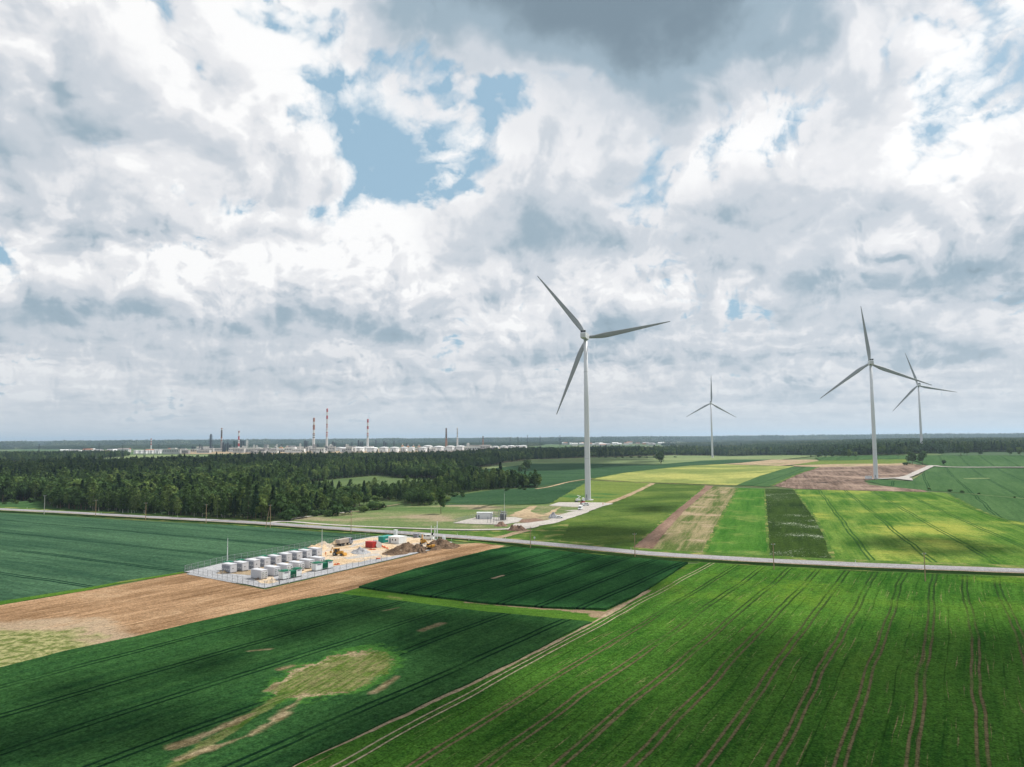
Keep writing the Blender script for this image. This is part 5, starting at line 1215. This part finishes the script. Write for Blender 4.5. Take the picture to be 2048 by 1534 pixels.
# poles --------------------------------------------------------------------------
def pole(px, py, h, label, kind='single'):
    x, y = G(px, py); t = empty('utility_pole', (x, y, 0), 1.93, label, 'utility pole', 'utility poles along the main road')
    mb = MB()
    if kind == 'double': mb.cyl((0, -.1, 0), (0, 0, h), .16, .11, 8); mb.cyl((0, 2.2, 0), (0, .2, h * .93), .16, .11, 8)
    else: mb.cyl((0, 0, 0), (0, 0, h), .17, .11, 8)
    mb.build('pole', P_WOOD if kind != 'white' else P_CONC, t)
    mb = MB(); mb.box((0, 0, h - .5), (.12, 1.6, .12)); a = mb.build('crossarm', P_STEEL, t)
    mb = MB(); [mb.cyl((0, s, h - .45), (0, s, h - .15), .06, .04, 6) for s in (-.7, 0, .7)]; mb.build('insulator', P_CW, a)
for px, py, h, k, lab in ((88, 1029, 12, 'white', 'pale utility pole in front of the small meadow at far left'), (191, 1032.5, 10, 's', 'utility pole before the left part of the forest edge'), (291, 1040, 10, 's', 'utility pole before the middle of the forest edge'),
    (412, 1047, 10.5, 's', 'utility pole before the right part of the forest edge'), (540, 1056, 12, 'double', 'twin-legged utility pole where the gravel track leaves the main road'), (702, 1067, 11, 's', 'utility pole beside the road left of the building site'),
    (1061, 1098, 9, 's', 'utility pole beside the road near the corner of the dark wheat plot'), (1270, 1114, 9, 's', 'utility pole beside the road in front of the reddish tilled strip'), (1548, 1140, 9, 's', 'utility pole beside the road in front of the flowering strip'), (1851, 1164, 9, 's', 'rightmost utility pole, standing in the green field edge by the road')):
    pole(px, py, h, lab, k)
def post(px, py, pyt, label, box=False, lattice=False):
    x, y = G(px, py); top = AT(px, y, pyt).z; t = empty('concrete_post', (x, y, .1), .3, label, 'post', 'tall posts beside the white van')
    mb = MB(); mb.cyl((0, 0, 0), (0, 0, top), .22, .15, 8)
    if lattice: mb.cyl((-1.6, 0, 0), (-.1, 0, top * .8), .09, .07, 6)
    mb.build('pole', P_CW, t); mb = MB(); mb.box((0, 0, top - .3), (.5, .12, .12)); mb.build('bracket', P_STEEL, t)
    if box: mb = MB(); mb.box((.55, 0, top * .45), (.6, .8, 1.1)); mb.build('switch_box', P_DARK, t)
post(862.5, 1082, 1052, 'left pale post of the three beside the white van, with a dark box', True); post(869.5, 1082, 1053.5, 'middle pale post of the three beside the white van'); post(874.5, 1079, 1043, 'right and tallest pale post of the three beside the white van', False, True)
for i, (px, py) in enumerate(((54, 1017.5), (203, 1029), (355, 1036.8), (575, 1050), (612, 1052), (915, 1071), (932, 1073), (1011, 1078), (1262, 1101), (938, 1082), (903, 1081), (1711, 1127))):
    x, y = G(px, py); mb = MB(); mb.box((0, 0, .6), (.14, .1, 1.2), 0, 0, .8); mb.box((0, 0, .95), (.16, .12, .2), 0, 1); o = mb.build('marker_post', [P_CW, P_BLK]); o.location = (x, y, .05); tag(o, 'small white marker post at the road edge', 'marker post', 'white marker posts along the road')
x, y = G(1069, 1086); t = empty('road_sign', (x, y, 0), .3, 'small white road sign on a thin post right of the utility pole', 'sign'); mb = MB(); mb.cyl((0, 0, 0), (0, 0, 2.6), .05, n=6); mb.build('pole', P_STEEL, t); mb = MB(); mb.box((0, 0, 2.3), (.7, .04, .7)); mb.build('plate', P_CW, t)
x, y = G(1737, 958); t = empty('transformer_kiosk', (x, y, terrain(x, y)), .1, 'low white kiosk left of the foot of the second largest turbine', 'kiosk'); mb = MB(); mb.box((0, 0, 1.5), (6.0, 3.0, 3.0)); mb.build('wall', P_CW, t); mb = MB(); mb.box((0, 0, 3.05), (6.3, 3.3, .2)); mb.build('roof', P_CGD, t)
for i, px in enumerate((1166.5, 1168.5, 1181, 1184)):
    x, y = G(px, 1002.5 + (i % 2)); mb = MB(); mb.cyl((0, 0, 0), (0, 0, 1.1), .14, .12, 8); mb.cyl((0, 0, 1.1), (0, 0, 1.25), .17, .1, 8); o = mb.build('bollard', P_CW); o.location = (x, y, .12); tag(o, 'white bollard around the foot of the nearest turbine', 'bollard', 'white bollards at the turbine foot')
# ================================================================ refinery and town
P_STR = {c: paint('chimney_' + c, v, .8, 0, .3, .02) for c, v in dict(red=(.42, .04, .035), white=(.66, .66, .66), rust=(.34, .13, .07), grey=(.30, .29, .29), dark=(.11, .075, .06), black=(.05, .05, .055), orange=(.62, .28, .10), brown=(.30, .17, .11)).items()}
def chimney(px, pyt, D, w, bands, label, taper=1.5):
    """bands from the top down: (colour, length in photo px); the last one runs to the ground"""
    top = AT(px, D, pyt); t = empty('chimney', (top.x, D, 0), 0, label, 'chimney', 'refinery chimneys'); Hh = top.z; r1 = w * .66; r0 = r1 * taper
    k = D / FOC; prof = [(Hh, r1)]; mats = []; cols = []; z = Hh
    for i, (c, l) in enumerate(bands):
        z = 0 if i == len(bands) - 1 else z - l * k
        prof.append((max(z, 0), r1 + (r0 - r1) * (1 - max(z, 0) / Hh) ** 1.6)); 
        if P_STR[c] not in cols: cols.append(P_STR[c])
        mats.append(cols.index(P_STR[c]))
    mb = MB(); mb.lathe(prof[::-1], n=14, mats=mats[::-1]); mb.build('shaft', cols, t)
    mb = MB()
    for q in (.97, .75, .5): rr = r1 + (r0 - r1) * (1 - q) ** 1.6; mb.lathe([(Hh * q - .5, rr), (Hh * q - .5, rr + 1.2), (Hh * q + .6, rr + 1.2), (Hh * q + .6, rr)], n=14)
    mb.build('platform', P_STR['grey'], t)
D0 = 3000
chimney(443.5, 856, D0, 4.6, [('rust', 2), ('white', 2), ('dark', 14), ('rust', 3), ('white', 2), ('rust', 2), ('grey', 10)], 'grey chimney with rusty bands behind the left refinery columns')
chimney(478, 861.5, D0 - 100, 4.0, [('rust', 4), ('white', 7), ('red', 7), ('white', 7), ('red', 6), ('white', 9)], 'short red and white chimney beside the green columns')
chimney(628, 835.5, D0 - 100, 6.0, [('rust', 8), ('white', 6), ('rust', 10), ('white', 7), ('rust', 1.5), ('white', 2), ('black', 1.5), ('white', 2.5), ('black', 1.5), ('white', 12)], 'rusty white-banded chimney left of the tallest one')
chimney(654.5, 817, D0, 5.2, [('red', 7), ('white', 7), ('red', 7), ('white', 10), ('red', 1.5), ('white', 2), ('red', 1.5), ('white', 2), ('red', 1), ('white', 8), ('red', 1.5), ('white', 2), ('red', 1.5), ('white', 2), ('red', 1.5), ('white', 12)], 'tallest red and white striped chimney of the refinery')
chimney(735.7, 838, D0 - 100, 5.2, [('red', 7), ('white', 7), ('red', 6), ('white', 8), ('red', 1.5), ('white', 2), ('red', 1.5), ('white', 2), ('black', 1.2), ('white', 20)], 'red and white chimney standing alone right of the tallest one')
chimney(892.5, 856, D0, 4.6, [('dark', 20), ('brown', 20)], 'dark brown brick chimney left of the white banded one', 1.9)
chimney(914.7, 855, D0, 3.4, [('white', 4), ('black', 1.5), ('white', 2.5), ('black', 1.5), ('white', 2.5), ('black', 1.5), ('white', 3), ('black', 1.2), ('white', 20)], 'slim white chimney with black bands', 1.9)
chimney(966, 872, D0, 3.4, [('dark', 6), ('brown', 20)], 'short brown chimney at the right end of the refinery')
chimney(302.5, 877, D0 + 200, 3.4, [('red', 2.5), ('white', 2.5), ('red', 2.5), ('white', 2.5), ('red', 2.5), ('white', 10)], 'slim red and white chimney above the small tanks at left')
P_COL = paint('dark_process_steel', (.045, .06, .08), .7, 0, .4, .05); P_COLG = paint('dark_green_steel', (.03, .10, .085), .7, 0, .4, .05)
P_TANK = paint('tank_white', (.74, .73, .71), .6, 0, .15, .02, (.5, .48, .45)); P_PALE = paint('pale_building', (.50, .49, .47), .8, 0, .3, .03); P_OCH = paint('ochre_steel', (.58, .30, .14), .7, 0, .3, .05)
def tank(px, D, r, h, label, mat=None, dome=True, group='white storage tanks'):
    p = AT(px, D); t = empty('storage_tank', (p.x, D, 0), 0, label, 'storage tank', group)
    mb = MB(); mb.lathe([(0, r), (h, r)], n=24); mb.build('shell', mat or P_TANK, t)
    mb = MB(); mb.lathe([(h, r + .4), (h + .6, r + .3), (h + r * .14, r * .55), (h + r * .19, .5)], n=24); mb.build('roof', P_TANK, t)
    mb = MB(); mb.lathe([(h * .8, r + .05), (h * .8, r + .7), (h * .83, r + .7), (h * .83, r + .05)], n=24); mb.box((r * .3, -r - .3, h / 2), (.8, .6, h), 0); mb.build('stair', P_STR['grey'], t)
for i, (px, r, D, h) in enumerate(((690, 17, 2560, 15), (717, 22, 2640, 15), (745, 20, 2560, 15), (768, 17, 2560, 16), (789, 17, 2500, 16), (808, 13, 2560, 16), (823, 12, 2600, 15), (846, 14, 2500, 15), (878, 21, 2560, 17), (901, 17, 2560, 18), (921, 18, 2560, 18), (680, 16, 2900, 13), (730, 18, 2900, 13), (856, 18, 2800, 18))):
    tank(px, D, r, h, 'large white storage tank in the long row behind the forest')
for i, px in enumerate((942, 957, 974, 991, 1007, 1022, 1036, 1046)): tank(px, 3000 + i * 60, 15 + (i % 3) * 3, 10, 'low white storage tank of the far right row beyond the forest', group='low tanks right of the chimneys')
for i, px in enumerate((272, 277, 282, 287, 292, 298, 304, 310, 316, 320)): tank(px, 2560 + 30 * (i % 2), 6.2, 12, 'small white tank of the tight row at the left end of the refinery', group='small tanks at left')
for i, px in enumerate((208, 215, 222, 229, 236)): tank(px, 2750 + 40 * (i % 2), 7, 8, 'low pale tank left of the tight row of small tanks', group='low tanks at left')
def column(px, pyt, D, w, mat, label, n=1, name='distillation_column'):
    p = AT(px, D, pyt); Hh = p.z; t = empty(name, (p.x, D, 0), 0, label, 'column', 'small refinery columns' if name == 'process_column' else 'refinery columns')
    mb = MB(); rr = random.Random(int(px))
    w = w * 1.45
    for k in range(n):
        xo = (k - (n - 1) / 2) * w * 1.3; hh = Hh * (1 if k == 0 else rr.uniform(.75, .98)); mb.cyl((xo, 0, 0), (xo, 0, hh), w / 2, w / 2.2, 10)
    mb.build('vessel', mat, t)
    mb = MB()
    for k in range(5): mb.box((0, 0, Hh * (.25 + .16 * k)), (w * 1.3 * n + 3, w + 3, .7))
    for sx in (-1, 1): mb.cyl((sx * (w * .65 * n + 1.4), 2, 0), (sx * (w * .65 * n + 1.4), 2, Hh * .92), .5, n=5)
    mb.build('gantry', mat, t)
for px, pyt, w, mt, n, lab in ((422, 868, 5, P_COL, 1, 'tall slim dark flare tower at the left of the refinery'), (449, 884.5, 5, P_COL, 2, 'pair of dark columns right of the grey chimney'), (458, 885, 4, P_COL, 2, 'dark columns left of the green ones'), (472, 882, 7, P_COLG, 2, 'broad dark green columns beside the short red and white chimney'),
    (484, 878.5, 4, P_COL, 3, 'dark triple column right of the short red and white chimney'), (494, 880, 2.5, P_TANK, 1, 'white slim column right of the dark triple column'), (387, 893, 4, P_COL, 2, 'low dark columns at the left end of the refinery'), (400, 888, 3, P_COL, 1, 'thin dark column near the left end of the refinery'), (612, 881, 4, P_COL, 2, 'dark pair of columns left of the rusty chimney'),
    (668, 883, 4, P_COL, 2, 'dark pair of columns right of the tallest chimney'), (721, 880, 4, P_COL, 3, 'dark triple column left of the lone striped chimney'), (770, 882, 4, P_COL, 2, 'dark pair of columns right of the lone striped chimney'), (752, 879, 1.5, P_COL, 1, 'thin mast behind the storage tanks'), (788, 881, 1.5, P_COL, 1, 'second thin mast behind the storage tanks'), (936, 886, 6, P_TANK, 1, 'white squat column right of the slim white chimney'),
    (508, 889, 1.6, P_TANK, 1, 'thin white stack in the middle of the refinery'), (536, 889, 1.6, P_TANK, 1, 'thin white stack right of the middle of the refinery'), (554, 888, 1.6, P_TANK, 1, 'thin white stack left of the ochre furnaces'), (704, 884, 2, P_COL, 1, 'thin dark column between the striped chimneys')):
    column(px, pyt, 2950, w, mt, lab, n)
rq = random.Random(4)
for i in range(34):
    px = rq.choice([rq.uniform(375, 500), rq.uniform(500, 620), rq.uniform(600, 700), rq.uniform(760, 960)]); D_ = 2750 + rq.uniform(0, 400)
    column(px, rq.uniform(885, 895), D_, rq.uniform(1.3, 3.2), rq.choice([P_COL, P_COL, P_TANK, P_STR['grey']]), 'small slim column among the low plant buildings of the refinery', rq.choice([1, 1, 2]), 'process_column')
def furnace(px, py0, py1, w, label, D=2800):
    a = AT(px, D, py0); t = empty('furnace', (a.x, D, 0), 0, label, 'furnace', 'ochre-topped furnaces'); Hh = a.z
    mb = MB(); mb.box((0, 0, Hh * .3), (w, w * .8, Hh * .6)); mb.build('base', P_PALE, t)
    mb = MB(); mb.box((0, 0, Hh * .72), (w * .85, w * .7, Hh * .24)); mb.box((0, 0, Hh * .86), (w * .5, w * .4, Hh * .08), 0, 0, .5); mb.build('firebox', P_OCH, t); mb = MB(); mb.cyl((0, 0, Hh * .88), (0, 0, Hh + 3), 1.2, n=8); mb.build('stack', P_TANK, t)
for px, py in ((562, 893), (574, 892), (584, 894), (637, 896), (805, 889), (816, 890.5), (827, 890.5), (838, 890)): furnace(px, py, 902, 15 if px < 600 else 11, 'ochre furnace of the group %s' % ('left of the rusty chimney' if px < 650 else 'above the row of large tanks'))
rr = random.Random(11)
for i in range(120):                                     # low plant buildings and pipe racks
    px = rr.uniform(330, 700) if i < 84 else rr.uniform(700, 1010); D = rr.uniform(2450, 3200); p = AT(px, D); w = rr.uniform(12, 60); h = rr.uniform(6, 20); dp = rr.uniform(10, 25)
    if i % 3 == 2:
        t = empty('pipe_rack', (p.x, D, 0), rr.uniform(-.15, .15), 'long pale pipe rack low in the refinery', 'pipe rack', 'pipe racks'); mb = MB()
        for k in range(int(w * 1.6 / 8)): mb.box((-w * .8 + k * 8, 0, h * .4), (.9, 4, h * .8))
        mb.build('frame', P_STR['grey'], t); mb = MB(); [mb.cyl((-w * .8, -2 + k * 1.3, h * .85), (w * .8, -2 + k * 1.3, h * .85), .6, n=6) for k in range(4)]; mb.build('pipe', P_TANK, t)
    else:
        t = empty('plant_building', (p.x, D, 0), rr.uniform(-.15, .15), 'low pale plant building between the refinery columns', 'building', 'low plant buildings'); mb = MB(); mb.box((0, 0, h / 2), (w, dp, h)); mb.build('wall', rr.choice([P_PALE, P_TANK, P_STR['grey']]), t)
        mb = MB(); mb.box((0, 0, h + .3), (w + 1, dp + 1, .6)); mb.build('roof', rr.choice([P_TANK, P_PALE]), t); mb = MB(); [mb.box((-w / 2 + 3 + k * 6, -dp / 2 - .1, h * .6), (3, .3, h * .25)) for k in range(int(w / 6))]; mb.build('window', P_COL, t)
sheet('plant_apron', [AT(p, d)[:2] for p, d in ((365, 2440), (520, 2420), (700, 2420), (940, 2420), (1060, 2700), (1060, 3600), (700, 3500), (360, 3300))], M_tan, 20, px=False, amp=0)
sheet('dry_field', [AT(p, d)[:2] for p, d in ((-40, 1500), (130, 1540), (330, 1760), (420, 2000), (420, 2350), (140, 2350), (135, 1800), (-60, 1600))], M_pale, 6, px=False, amp=0)
for i in range(62):                                     # the town on the right
    px = rr.uniform(1105, 1350) if i < 36 else rr.uniform(130, 345); D = rr.uniform(3950, 4900) if i < 36 else rr.uniform(2700, 2900); p = AT(px, D); w = rr.uniform(14, 46); h = rr.uniform(6, 15); dp = rr.uniform(10, 18)
    t = empty('town_building', (p.x, D, 0), rr.uniform(-.4, .4), 'small pale building of the town far behind the forest belt' if i < 36 else 'small pale building left of the refinery tanks', 'building', 'far town buildings' if i < 36 else 'buildings left of the tanks')
    mb = MB(); mb.box((0, 0, h / 2), (w, dp, h)); mb.build('wall', rr.choice([P_TANK, P_PALE, P_TANK, P_OCH if i % 9 == 0 else P_PALE]), t)
    mb = MB(); mb.prism([(-dp / 2 - .6, h), (0, h + 3.5), (dp / 2 + .6, h)], -w / 2 - .5, w / 2 + .5, 'x'); mb.build('roof', rr.choice([P_STR['grey'], P_STR['rust'], P_TANK]), t)
def pylon(px, D, h, label):
    p = AT(px, D); t = empty('pylon', (p.x, D, 0), .3, label, 'pylon', 'thin steel pylons'); mb = MB()
    for sx in (-1, 1):
        for sy in (-1, 1): mb.cyl((sx * 2.6, sy * 2.6, 0), (sx * .35, sy * .35, h), .22, .16, 4)
    for k in range(6):
        z = h * k / 6; w = 2.6 - 2.25 * k / 6; z2 = h * (k + 1) / 6; w2 = 2.6 - 2.25 * (k + 1) / 6
        for s in (-1, 1): mb.cyl((-w, s * w, z), (w2, s * w2, z2), .12, n=4); mb.cyl((s * w, -w, z), (s * w2, w2, z2), .12, n=4)
    mb.build('tower', P_COL, t); mb = MB()
    for q, l in ((.72, 5), (.84, 6.5), (.95, 4.5)): mb.box((0, 0, h * q), (2 * l, .4, .4))
    mb.build('crossarm', P_COL, t)
for px, D, h in ((79, 1900, 40), (131, 1700, 27), (150, 1750, 24), (182, 1700, 25), (192, 1750, 26), (199, 2300, 42), (246, 2000, 36), (318, 2300, 36), (140, 1900, 26), (170, 2000, 26), (290, 1950, 26), (361, 2200, 28), (1036, 2500, 52), (1055, 3000, 60), (1080, 3000, 55), (1120, 2700, 56), (1020, 2800, 50)):
    pylon(px, D, h, 'thin dark pylon on the open land at left beyond the forest' if px < 500 else 'tall thin pylon above the forest belt left of the nearest turbine')
# ================================================================ unseen clouds, shaped from the shadows wanted on the fields, and the air
def cloud(label, poly, alt, r, seed, dens=1.0, px=True):
    P = [G(*p) for p in poly] if px else poly
    off = Vector((SV.x, SV.y, 0)) / SV.z * alt
    pts = fill(P, r * 1.0, seed); g_ = np.random.RandomState(seed)
    me0 = bmesh.new(); bmesh.ops.create_icosphere(me0, subdivisions=2, radius=1.0)
    bv = np.array([v.co[:] for v in me0.verts]); bf = np.array([[v.index for v in f.verts] for f in me0.faces]); me0.free()
    V, F_, o = [], [], 0
    for x, y in pts:
        if g_.rand() > dens: continue
        if mnoise.noise(Vector((x / (r * 3.5), y / (r * 3.5), seed))) < -.28 : continue
        s = r * g_.uniform(.65, 1.25); jz = g_.uniform(0, r * 1.5)
        v = bv * (1 + .25 * np.sin(bv[:, [1]] * 5 + seed + x) * np.sin(bv[:, [0]] * 6 + y)) * np.array([s, s, s * .75]) + np.array([x + off.x + SV.x / SV.z * jz, y + off.y + SV.y / SV.z * jz, alt + jz])
        V.append(v); F_.append(bf + o); o += len(v)
    me = np_mesh('cloud', np.concatenate(V), np.concatenate(F_), [M_cloud]); me.polygons.foreach_set('use_smooth', [True] * len(me.polygons))
    ob = link('cloud', me); tag(ob, kind='structure'); return ob
M_cloud, _N, _b = base_mat('cloud_white'); _b.inputs['Base Color'].default_value = (.85, .86, .88, 1); _b.inputs['Roughness'].default_value = 1.0
cloud('a', [(712, 1180), (850, 1141), (985, 1106), (1180, 1116), (1370, 1133), (1290, 1180), (1215, 1212), (1000, 1203), (850, 1190)], 1200, 8, 1)
cloud('b', [(1165, 1262), (980, 1240), (860, 1225), (700, 1210), (560, 1235), (440, 1270), (560, 1282), (690, 1268), (800, 1272), (840, 1330), (832, 1400), (770, 1425), (640, 1440), (560, 1490), (400, 1560), (640, 1545), (800, 1440), (960, 1345), (1090, 1290)], 1200, 7, 2)
cloud('c', [(1400, 1330), (1480, 1275), (1600, 1262), (1760, 1275), (1860, 1262), (2048, 1280), (2200, 1320), (2200, 1640), (1380, 1640), (1300, 1500), (1330, 1400)], 2200, 13, 3, .78)
cloud('d', [(0, 1400), (200, 1330), (430, 1310), (420, 1420), (300, 1534), (0, 1600), (-200, 1500)], 1200, 7, 4, .5)
cloud('e', [(-200, 985), (0, 975), (300, 960), (600, 945), (700, 920), (400, 915), (0, 935), (-300, 950)], 2600, 30, 5, .9)
cloud('g', [(1075, 1085), (1100, 1060), (1250, 1040), (1330, 1000), (1310, 1040), (1270, 1090), (1200, 1092)], 1600, 12, 7, .7)
cloud('h', [(700, 935), (1000, 900), (1300, 905), (1300, 930), (1000, 945), (800, 950)], 3000, 40, 8, .7)
cloud('i', [(760, 1500), (900, 1440), (1200, 1420), (1340, 1480), (1300, 1600), (700, 1640)], 2200, 13, 9, .5)
cloud('j', [(1700, 1090), (1800, 1075), (2048, 1085), (2048, 1110), (1850, 1105)], 1600, 9, 10, .6)
HZD = 6.0e-5
mb = MB(); mb.box((0, 13000, 100), (44000, 34000, 210)); hz = mb.build('haze', [], None); tag(hz, 'thin pale haze in the air over the whole plain', 'haze', None, 'stuff')
hm = bpy.data.materials.new('haze_air'); hm.use_nodes = True; N = NT(hm.node_tree)
pv = N.new('ShaderNodeVolumePrincipled'); pv.inputs['Density'].default_value = HZD; pv.inputs['Color'].default_value = (.62, .81, .99, 1); pv.inputs['Anisotropy'].default_value = .3
o = N.new('ShaderNodeOutputMaterial'); N.link(pv.outputs[0], o.inputs['Volume']); hz.data.materials.append(hm)
hz.display_type = 'WIRE'
